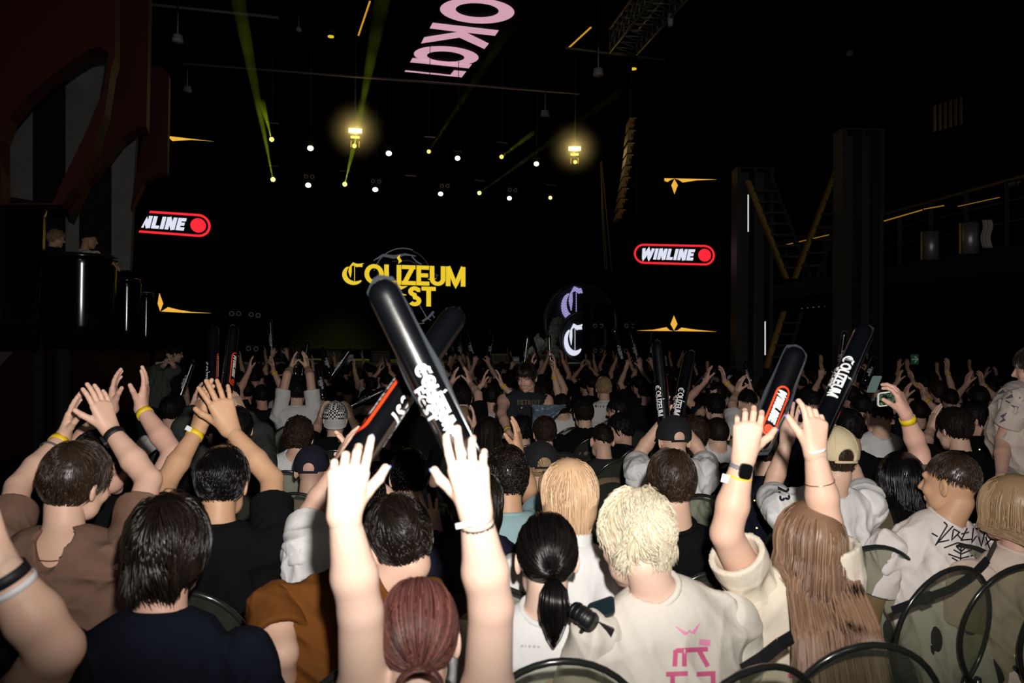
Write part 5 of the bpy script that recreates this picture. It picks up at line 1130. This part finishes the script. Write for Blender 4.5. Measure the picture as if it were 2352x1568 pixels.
for x0, x1, y0, y1, lb in ((787, 811, 814, 829, 'left of the crossed sticks'), (1050, 1074, 818, 833, 'right of the crossed sticks'), (1177, 1191, 819, 834, 'left of the statue')):
    v = 22.2; a, b = HP(x0, y1, v)*[1, 1, 0]+UP*sz, HP(x1, y1, v)*[1, 1, 0]+UP*sz; h = HP(x0, y0, v)[2]-sz; e = empty('floor_strobe', (a+b)/2, 'small silver floor strobe on the stage edge, '+lb, 'stage light', 'floor strobes on the stage edge')
    MB().box((a+b)/2+UP*h/2, (b-a)/2, HN*.06, UP*h/2).build('housing', SL, e); MB().box((a+b)/2+UP*h*.55-HN*.065, (b-a)*.42, HN*.006, UP*h*.12).build('strobe_tube', mat('tube_grey', (.6, .65, .66), .2), e)
# round sign discs and broken statue on the right
def blackC(x0, y0, w_, h_, v, m, par, xmax=None):
    V2, F2, W = text2d(['*C'], .2); V2 = [(x0+x/W*w_, y0-y*h_) for x, y in V2]
    keep = [f for f in F2 if xmax is None or max(V2[i][0] for i in f) <= xmax]; obj('lettering', onplane(V2, v), keep, m, par)
lp = emis('led_lilac', (170, 150, 205)); nt = lp.node_tree; wv = nt.nodes.new('ShaderNodeTexChecker'); wv.inputs['Scale'].default_value = 22; wv.inputs['Color1'].default_value = (.50, .36, .62, 1); wv.inputs['Color2'].default_value = (.12, .16, .42, 1)
nt.links.new(nt.nodes['Texture Coordinate'].outputs['Object'], wv.inputs[0]); nt.links.new(wv.outputs[0], nt.nodes['Principled BSDF'].inputs['Emission Color'])
for (cx, cy, r, v, m, lx, lw, ly, lh, lb) in ((1335, 742, 95, 27, lp, 1290, 60, 735, 74, 'large round sign with lilac letter right of the stage'), (1340, 778, 63, 24, LW, 1296, 44, 812, 66, 'smaller round sign with white letter in front of the larger one')):
    c = HP(cx, cy, v); e = empty('round_sign', c, lb, 'sign', 'round letter signs'); k = v/FPX
    mb = MB(); mb.disc(c, -HN, r*k*.93, k=48, t=-.05); mb.build('disc', BLACK, e)
    mb = MB(); mb.tube([c+HT*r*k*math.cos(t)+UP*r*k*math.sin(t) for t in np.linspace(0, 2*math.pi, 48, endpoint=False)], .10, 10, closed=True); mb.build('ring', mat('gloss_black_ring', (.06, .07, .085), .3, spec=.7), e, True)
    blackC(lx, ly, lw, lh, v-.1, m, e, 1343)
MR = mat('grey_marble', (.33, .36, .34), .7, col2=(.16, .18, .17), bump=.8, bscale=6, scale=8)
def lump(cs, v, amp, seed, name, label):
    pr = []
    for x0, y0, x1, y1, r in cs: k = v/FPX; pr.append(('c', HP(x0, y0, v), HP(x1, y1, v+.1), r*k, r*k*.9, .10))
    V, F = surf(pr, .035, folds(seed, amp, .5)); o = obj(name, V, F, MR, None, False); tag(o, label, 'statue'); return o
lump([(1278, 742, 1262, 800, 15), (1285, 735, 1270, 770, 8), (1262, 800, 1268, 825, 15), (1276, 808, 1272, 828, 14)], 23.2, .06, 3, 'statue_fragment', 'upright broken marble statue fragment leaning beside the round signs')
lump([(1240, 790, 1225, 806, 14), (1236, 770, 1238, 780, 5), (1246, 796, 1236, 812, 10), (1215, 812, 1205, 820, 6), (1212, 822, 1222, 822, 4), (1252, 795, 1230, 780, 8)], 22.8, .05, 5, 'statue_fragment', 'fallen carved marble fragment lying on the stage edge')
MB_ = MB()
# line array on the right
for i, (x, y) in enumerate(((1452, 282), (1449, 311), (1447, 340), (1444, 367), (1440, 394), (1436, 419), (1432, 444), (1428, 468), (1425, 492))):
    v = 18.5; c = HP(x, y, v); k = v/FPX; tl = math.radians(2+i*4); s = HN*math.cos(tl*0)+0; fr_ = nrm(-HN*math.cos(tl)-UP*math.sin(tl)); up_ = nrm(np.cross(np.cross(fr_, UP), fr_)) 
    e = empty('line_array_speaker', c, 'hanging amber-lit speaker cabinet, number %s from the top of the right column' % ['first', 'second', 'third', 'fourth', 'fifth', 'sixth', 'seventh', 'eighth', 'ninth'][i], 'speaker', 'hanging speaker column at right')
    h = 12.0*k; i or hang(e, c+_f*.3, .03); s_ = np.cross(fr_, up_); w_ = 9*k
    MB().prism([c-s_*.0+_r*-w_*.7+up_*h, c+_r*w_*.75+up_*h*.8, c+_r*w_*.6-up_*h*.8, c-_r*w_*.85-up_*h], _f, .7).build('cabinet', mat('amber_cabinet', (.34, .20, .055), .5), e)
    mb = MB(); q = c+_r*w_*.35-_f*.01; mb.disc(q, -_f, w_*.22, k=16, t=.01, r2=h*.45); mb.build('handle_hole', BLACK, e)
    MB().box(c+_r*w_*.25+up_*h*.98, _r*w_, _f*.02, up_*.012).build('rigging_bar', mat('amber_metal', 0), e)
lamp('amber_wash', 'SPOT', HP(1320, 345, 12), HP(1440, 385, 18.5), 120, (1, .72, .3), spot_size=.42, spot_blend=.8, shadow_soft_size=.1)
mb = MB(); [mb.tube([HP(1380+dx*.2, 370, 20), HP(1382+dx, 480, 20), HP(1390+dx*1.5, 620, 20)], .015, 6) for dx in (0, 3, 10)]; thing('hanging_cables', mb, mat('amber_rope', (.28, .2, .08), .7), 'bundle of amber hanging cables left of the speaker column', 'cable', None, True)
# truss upper right
def truss(a, b, h, w_, label, m, n=9):
    e = empty('lighting_truss', a, label, 'truss'); u = nrm(b-a); s = nrm(np.cross(u, UP)); t = np.cross(s, u); cor = [(-1, -1), (1, -1), (1, 1), (-1, 1)]; off = [s*x*w_/2+t*y*h/2 for x, y in cor]
    for o_ in off: MB().bar(a+o_, b+o_, .03, 8).build('chord', m, e, True)
    mb = MB(); L = np.linalg.norm(b-a)
    for i in range(n):
        p0, p1 = a+(b-a)*i/n, a+(b-a)*(i+1)/n
        for j in range(4): mb.bar(p0+off[j], p0+off[(j+1) % 4], .014, 6); mb.bar(p0+off[j], p1+off[(j+1) % 4], .014, 6)
    mb.build('lattice', m, e, True)
    for t_ in (.1, .6): hang(e, a+(b-a)*t_+UP*h/2)
TM = mat('truss_grey', (.20, .18, .14), .4, .6); truss(ZP(1432, 96, 8.2), ZP(1545, -40, 8.2), .5, .6, 'box truss hanging under the ceiling, upper right', TM)
c = ZP(1540, 48, 7.9); e = empty('ceiling_spotlight', c, 'small pale spotlight hanging at the end of the box truss', 'stage light'); hang(e, c+UP*.1); MB().bar(c+UP*.12, c-UP*.1, .06, 12, .045).build('lamp_head', mat('pale_plastic', (.5, .5, .5), .5), e, True)
for i, (x, y, z, k, lb) in enumerate(((408, 95, 6.6, 1., 'left, above the side screen'), (686, 70, 8.5, .9, 'above the left beam lights'), (1374, 172, 7, 1., 'right of the pink letters'), (1252, 265, 7.5, 1, 'small one between the blinders'), (430, 210, 8.5, 1, 'dim one above the left screen'))):
    c = ZP(x, y, z); d_ = np.dot(c-CAM, _f); r = (12 if i != 1 else 6)*d_/FPX*(.9 if i < 3 else .7); e = empty('pendant_light', c, 'unlit white can pendant hanging from the ceiling, '+lb, 'pendant', 'can pendants')
    pm = mat('pendant_grey', (.45, .45, .45), .6); MB().bar(c, c+UP*r*1.3, r, 20).build('shade', pm, e, True); MB().bar(c-UP*.01, c+UP*.05, r*1.12, 20).build('shade_rim', pm, e, True); MB().bar(c+UP*r*1.3, c+UP*r*6, r*.12, 6).build('stem', pm, e, True); hang(e, c+UP*r*6)
for x, y, lb in ((760, 85, 'left, above the pendants'), (1455, 159, 'right, below the truss')):
    c = ZP(x, y, 9.5); e = empty('ceiling_downlight', c, 'round amber ceiling downlight, '+lb, 'ceiling light', 'amber downlights'); d_ = np.dot(c-CAM, _f); MB().disc(c, UP, 7*d_/FPX, k=24, t=.02).build('lens', emis('downlight_amber', (225, 190, 50), 1), e); MB().bar(c+UP*.03, c+UP*.25, 8.5*d_/FPX, 20).build('housing', DARK, e, True)
ST = emis('strip_amber', (205, 150, 40), .9)
def strip(p, q, z, w_, label, segs=3):
    a, b = ZP(*p, z), ZP(*q, z); mb = MB(); u = (b-a)/segs
    for i in range(segs): mb.box(a+u*(i+.5), u*.47, nrm(np.cross(u, UP))*w_, UP*.01)
    thing('led_strip', mb, ST, label, 'light strip')
strip((850, 2), (823, 82), 10, .02, 'thin amber light strip on the ceiling left of the pink letters'); strip((1358, 62), (1306, 110), 10, .02, 'thin amber light strip on the ceiling right of the pink letters')
for i, (x0, y0, x1, y1, v, lb) in enumerate(((612, 281, 641, 284, 23, 'above the upper left beam light'), (612, 380, 640, 382, 26, 'above the lower left beam light'), (780, 392, 805, 394, 26, 'left of centre'), (974, 314, 1000, 316, 23, 'upper centre'), (931, 403, 956, 405, 26, 'lower centre'), (1141, 326, 1166, 329, 23, 'upper right'), (1090, 413, 1113, 416, 26, 'lower right'), (1254, 424, 1277, 426, 26, 'far lower right'))):
    a, b = HP(x0, y0, v), HP(x1, y1, v); thing('rigging_bar', MB().bar(a, b, .02, 6), mat('bar_grey', (.3, .3, .3), .4, .5), 'short grey rigging bar over the stage, '+lb, 'rigging bar', 'rigging bars over the stage')
# rigging pipes under the ceiling
for i, (x0, y0, x1, y1, v, lb) in enumerate(((340, 10, 640, 40, 17, 'nearest'), (420, 146, 1330, 215, 22, 'farthest'), (1300, 110, 1530, 138, 20, 'right-hand'))):
    a, b = HP(x0, y0, v), HP(x1, y1, v); mb = MB(); mb.bar(a, b, .03, 8); thing('ceiling_pipe', mb, mat('pipe_grey', (.22, .22, .22), .5), 'long thin pipe under the dark ceiling, '+lb, 'pipe', 'ceiling pipes', True)
# ---------------------------------------------------------------- left towers, balcony boxes
RT = mat('oxblood_panel', (.06, .009, .005), .55, bump=.1); RT2 = mat('dark_red_edge', (.05, .006, .004), .5); CON = mat('raw_concrete', (.34, .34, .33), .9, col2=(.15, .15, .15), scale=3, bump=.2)
def tower(pts, hole, d, depth, label, m=RT):
    """vertical fin with a pointed opening, thickness along the view"""
    e = empty('red_fin_tower', P(*pts[0], d), label, 'tower', 'red fin towers on the left'); mb = MB()
    V = [P(x, y, d) for x, y in pts]; back = [p+HN*depth for p in V]
    if hole:
        H_ = [P(x, y, d) for x, y in hole]; Hb = [p+HN*depth for p in H_]
        bm = bmesh.new(); o1 = [bm.verts.new(Vector(p)) for p in V]; o2 = [bm.verts.new(Vector(p)) for p in H_]
        es = [bm.edges.new((o1[i], o1[(i+1) % len(o1)])) for i in range(len(o1))]+[bm.edges.new((o2[i], o2[(i+1) % len(o2)])) for i in range(len(o2))]
        bmesh.ops.triangle_fill(bm, edges=es, use_beauty=True); bm.verts.index_update()
        vv = [np.array(v.co) for v in bm.verts]; ff = [tuple(v.index for v in f.verts) for f in bm.faces]; bm.free()
        n = len(vv); mb.add(vv+[p+HN*depth for p in vv], ff+[tuple(i+n for i in f[::-1]) for f in ff])
    else:
        mb.add(V+back, [tuple(range(len(V))), tuple(range(len(V), 2*len(V)))[::-1]])
    L = len(V); mb.add(V+back, [(i, (i+1) % L, (i+1) % L+L, i+L) for i in range(L)])
    mb.build('panel', m, e)
    if hole:
        k = MB(); L = len(H_); k.add(H_+Hb, [(i, (i+1) % L, (i+1) % L+L, i+L) for i in range(L)]); k.build('opening_reveal', RT2, e)
    return e
def leaf(pts): return pts
tower([(-220, -80), (266, -80), (264, 130), (255, 160), (240, 260), (215, 340), (170, 430), (140, 470), (-220, 470)], [(2, 318), (20, 270), (60, 222), (110, 180), (160, 142), (205, 112), (232, 108), (248, 122), (246, 150), (236, 210), (190, 320), (150, 400), (120, 470-4), (2, 466)], 8.5, .35, 'nearest dark red fin tower with a large pointed opening, top left')
tower([(255, -80), (344, -80), (336, 292), (318, 290), (280, 318), (240, 372), (200, 420), (160, 500), (150, 470), (235, 300), (262, 160)], None, 10.5, .35, 'middle dark red fin tower on the left')
tower([(336, 150), (372, 152), (388, 170), (384, 395), (366, 398), (330, 420), (300, 480), (330, 300)], None, 12.5, .3, 'far dark red fin tower beside the left screen')
tower([(300, 400), (384, 400), (384, 412), (344, 470), (337, 484), (310, 534), (296, 620), (140, 620), (200, 560)], None, 14.2, .3, 'dark slanted panel cutting across the left screen', mat('black_wall', 0))
struct('wall_concrete', MB().prism([P(-120, 60, 13), P(75, 60, 13), P(75, 760, 13), P(-120, 760, 13)], HN, .3), CON); struct('trim_1', MB().prism([P(147, 90, 13.4), P(322, 90, 13.4), P(298, 620, 13.4), P(147, 620, 13.4)], HN, .3), CON)
mb = MB()
for i in range(14): x = 76+i*5.2; mb.prism([P(x, 60, 12.9+(i % 2)*.06), P(x+5.4, 60, 12.9+((i+1) % 2)*.06), P(x+5.4, 780, 12.9+((i+1) % 2)*.06), P(x, 780, 12.9+(i % 2)*.06)], HN, .05)
o = mb.build('curtain', mat('dark_blue_curtain', (.012, .014, .018), .9)); tag(o, 'dark pleated curtain between the grey walls, upper left', 'curtain')
mb = MB()
for i in range(14): x = 182+i*5.2; mb.prism([P(x, 330, 13.0+(i % 2)*.06), P(x+5.4, 330, 13.0+((i+1) % 2)*.06), P(x+5.4, 700, 13.0+((i+1) % 2)*.06), P(x, 700, 13.0+(i % 2)*.06)], HN, .05)
o = mb.build('curtain', mat('dark_blue_curtain', 0)); tag(o, 'dark pleated curtain behind the balcony boxes', 'curtain')
GLB = mat('gloss_black_lacquer', (.004, .004, .004), .12, spec=.6)
def box(x0, x1, yt, yb, d, label):
    c = (P(x0, yt, d)+P(x1, yt, d))/2; r = np.linalg.norm(P(x0, yt, d)-P(x1, yt, d))/2; zt, zb = P(x1, yt, d)[2], max(.2, P(x1, yb, d)[2]); e = empty('balcony_box', (c[0], c[1], zb), label, 'balcony box', 'curved black balcony boxes')
    n = 32; cc = c+HN*r*.2; V = []
    for z, k in ((zt, 1.0), (zt-.06, 1.02), (zt-.12, 1.0), ((zt+zb)/2, .97), (zb+.3, .93), (zb, .90)):
        V += [np.array([cc[0]+r*k*math.cos(t), cc[1]+r*k*math.sin(t), z]) for t in np.linspace(-math.pi, 0, n)]+[]
    F = [(i*n+j, i*n+j+1, (i+1)*n+j+1, (i+1)*n+j) for i in range(5) for j in range(n-1)]
    o = obj('front_shell', V, F, GLB, e); md = o.modifiers.new('s', 'SOLIDIFY'); md.thickness = .06; md.offset = 0
    mb = MB(); mb.tube([np.array([cc[0]+r*math.cos(t), cc[1]+r*math.sin(t), zt]) for t in np.linspace(-math.pi, 0, n)], .035, 8); mb.build('top_rail', mat('gloss_rail', (.02, .018, .012), .15, spec=.8), e, True)
    mb = MB(); mb.prism([np.array([cc[0]+r*.88*math.cos(t), cc[1]+r*.88*math.sin(t), zb]) for t in np.linspace(-math.pi, 0, n)], UP, .08); mb.build('box_floor', BLACK, e)
    return e, cc, r, zt, zb
B1 = box(-150, 95, 470, 800, 9.3, 'nearest glossy black curved balcony box at the left edge'); B2 = box(108, 262, 592, 800, 10.6, 'second glossy curved balcony box, holding the white t-shirt'); B3 = box(262, 320, 645, 800, 13.0, 'third glossy curved balcony box'); B4 = box(322, 350, 676, 810, 14.0, 'smallest farthest curved balcony box')
struct('wall_lower', MB().prism([P(-300, 790, 9.8), P(115, 700, 10.8), P(340, 790, 14.5), P(340, 1000, 14.5), P(-300, 1150, 9.8)], HN, .3), mat('wine_wall', (.035, .004, .003), .6))
# ---------------------------------------------------------------- right: columns, ladders, gallery
STL = mat('painted_steel', (.05, .052, .05), .6, bump=.1); YLW = mat('yellow_ladder_rail', (.42, .26, .05), .5); DKS = mat('dark_steel', (.03, .03, .032), .5)
def column(x0, x1, y0, d, label, w_=.5, m=STL, y1=None):
    a, b = P(x0, y0, d), P(x1, y0, d); a0 = np.array([a[0], a[1], 0]) if y1 is None else np.array([a[0], a[1], P(x0, y1, d)[2]]); h = a[2]-a0[2]; e = empty('steel_column', a0, label, 'column', 'steel columns on the right'); s = nrm(b*[1, 1, 0]-a*[1, 1, 0]); w = np.linalg.norm(b-a)
    c = a0+s*w/2; mb = MB(); mb.box(c+UP*h/2, s*.03*w, _f*w_/2, UP*h/2); mb.build('web', m, e)
    for sd in (-1, 1): MB().box(c+s*sd*w*.46+UP*h/2, s*w*.05, _f*w_*.5, UP*h/2).build('flange', m, e)
    MB().box(c+_f*w_*.5+UP*h/2, s*w*.5, _f*.02, UP*h/2).build('back_plate', m, e); MB().box(c+UP*(h+.02), s*w*.52, _f*w_*.52, UP*.02).build('cap_plate', m, e); return e
column(1688, 1770, 392, 20, 'tall grey steel column beside the right screen, behind the ladder'); column(1926, 2018, 305, 17, 'tallest grey steel column on the right, behind the gallery')
def ladder(p0, p1, dx, n, d, label):
    a, b = P(*p0, d), P(*p1, d); s = P(p0[0]+dx, p0[1], d)-a; e = empty('steep_stair_ladder', a, label, 'ladder', 'yellow-railed steep stairs')
    for o_, m in ((0, YLW), (1, DKS)): MB().box((a+b)/2+s*o_, (b-a)/2, _r*.045, _f*.08).build('side_rail', m, e)
    for i in range(1, n): c = a+(b-a)*i/n+s*.5; MB().box(c, s*.48, UP*.025, _f*.12).build('rung', STL, e)
ladder((1718, 415), (1806, 640), 55, 9, 19.2, 'steep stair with yellow rail leaning right, on the grey column'); ladder((1926, 375), (1825, 640), 48, 9, 18.6, 'steep stair with yellow rail leaning left, in the middle of the gallery'); ladder((1800, 715), (1760, 845), 40, 5, 19., 'steep stair with yellow rail under the gallery')
for x, y0, y1, d, lb in ((1718.5, 447, 532, 18.8, 'on the grey column'), (1757.5, 738, 815, 18.8, 'under the gallery')):
    thing('light_tube', MB().bar(P(x, y0, d), P(x, y1, d), .014, 8), emis('tube_white', (225, 225, 220), 1 if y0 < 500 else .35), 'thin white vertical light tube '+lb, 'light tube', 'white light tubes', True)
# gallery: rail along (2352,405)-(1720,575) at 3.15 m above the eye
zr = CAMH+3.15; A0, A1 = ZP(1700, 583, zr), ZP(2420, 385, zr); e = empty('gallery_railing', (A0+A1)/2-UP*1.1, 'dark steel gallery railing with three rails along the right side', 'railing')
MB().bar(A0, A1, .035, 8).build('top_rail', mat('bronze_rail', (.10, .075, .03), .5), e, True)
for k in (.38, .76): MB().bar(A0-UP*k, A1-UP*k, .018, 6).build('mid_rail', DKS, e, True)
Lg = np.linalg.norm(A1-A0)
for i in range(13): c = A0+(A1-A0)*i/12; MB().box(c-UP*.6, nrm(A1-A0)*.03, np.cross(nrm(A1-A0), UP)*.03, UP*.6).build('post', STL, e)
nb_ = np.cross(nrm(A1-A0), UP); nb_ = nb_ if nb_[0] > 0 else -nb_
struct('trim_2', MB().prism([A0-UP*1.2, A1-UP*1.2, A1-UP*1.2+nb_*4, A0-UP*1.2+nb_*4], UP, -.45), mat('gallery_black', (.010, .010, .010), .8))
mb = MB()
for i in range(18): a = ZP(1842+i*13, 708-i*1.27, CAMH+1.75); mb.box(a, _r*.02, _f*.02, _u*.012)
thing('light_chain', mb, emis('faint_white', (85, 88, 90), 1), 'row of tiny faint lights under the gallery', 'light strip')
a, b = P(2008, 514, 17.5), P(2118, 482, 16.2); mb = MB(); mb.bar(a, b, .012, 6); mb.bar(P(2122, 480, 16.1), P(2168, 472, 15.6), .010, 6); mb.bar(P(1788, 566, 20), P(1926, 534, 18.6), .010, 6); mb.bar(P(2200, 474, 15.6), P(2296, 453, 14.6), .006, 6); thing('led_strip', mb, emis('strip_dim_amber', (150, 105, 30), 1), 'thin amber light line behind the gallery railing', 'light strip', None, True)
for x, y0, y1, d, lb in ((2139, 532, 597, 15.6, 'left one'), (2229, 512, 583, 14.6, 'right one')):
    a = P(x, y1, d); b_ = P(x, y0, d); e = empty('steel_bin', a, 'shiny steel cylinder bin standing on the gallery, '+lb, 'bin', 'steel bins on the gallery'); sm_ = mat('brushed_steel', (.6, .58, .56), .45, .8); MB().bar(a, b_, .14, 28).build('drum', sm_, e, True); MB().bar(b_, b_+UP*.02, .145, 28).build('lid', DARK, e, True)
    MB().bar(a-_r*.19, b_-_r*.19, .02, 8).build('side_post', mat('amber_metal', 0), e, True)
V = []; n = 10
for i in range(n):
    for j in range(9): V.append(P(2256+i*2.0+3*math.sin(j*.9), 505+j*8, 14.4)+_f*.06*math.sin(i*1.9)+UP*0)
o = obj('white_cloth', V, [(i*9+j, (i+1)*9+j, (i+1)*9+j+1, i*9+j+1) for i in range(n-1) for j in range(8)], mat('limp_cloth', (.55, .5, .42), .9)); o.modifiers.new('s', 'SOLIDIFY').thickness = .02; tag(o, 'limp white cloth hanging on the gallery railing', 'cloth')
# exit sign
v0 = 15.; a = P(2101, 825, v0); e = empty('exit_sign', a, 'small dim green sign with a white arrow on the right wall', 'sign'); k = v0/FPX
MB().box(a, _r*8*k, _u*11.5*k, _f*.02).build('sign_panel', mat('sign_green', (.01, .06, .03), .5, emit=(.003, .016, .008), es=1), e)
V, F = lines2([[(2094, 825), (2106, 825)], [(2101, 818), (2108, 825), (2101, 832)]], 3, 20); obj('arrow', [P(x, y, v0-.04) for x, y in V], F, mat('sign_arrow', (.25, .3, .27), .5, emit=(.05, .065, .055), es=1), e)
V, F = lines2([arc(2101, 825, 1, 1, 0, 1, 2)], .1)
thing('ceiling_lens', MB().disc(P(1951, 123, 14), -_f, .055, k=20, t=.03), mat('lens_blue_grey', (.1, .1, .16), .3), 'small bluish round lens in the dark upper right', 'lens')
e = empty('gallery_sign', P(2326, 422, 14), 'small yellow lettered sign board above the gallery railing', 'sign'); MB().box(P(2326, 422, 14), _r*.10, _u*.055, _f*.01).build('sign_panel', BLACK, e)
V, F = txt_px('IOFT ST', 2316, 427, 7, -10, .22); obj('lettering', [P(x, y, 13.97) for x, y in V], F, mat('dull_yellow', (.3, .22, .05), .5), e)
for i in range(6): 
    x = 2146+i*12
    if i == 0: hg = MB()
    hg.prism([P(x, 242-i*4, 12.5), P(x+5, 241-i*4, 12.4), P(x+5, 300-i*3, 12.4), P(x, 302-i*3, 12.5)], _f, .03)
thing('metal_slats', hg, mat('slat_metal', (.12, .10, .08), .3, .8), 'faint vertical metal slats high on the right', 'slats')
# tiny emissive beads that paint warm glints on the chairs
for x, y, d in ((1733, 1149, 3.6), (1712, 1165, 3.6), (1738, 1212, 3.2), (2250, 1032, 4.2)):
    V, F = surf([('e', P(x, y, d), (.004,)*3, np.eye(3), .001)], .002); o = obj('glint_bead', V, F, emis('glint_warm', (255, 220, 130), 2)); tag(o, 'tiny warm point of light on a dark clear chair at right', 'light', 'tiny warm chair glints')
# chair labels: fit the word limit
for o in bpy.data.objects:
    if o.get('category') == 'chair': o['label'] = ' '.join(o['label'].split()[:16])
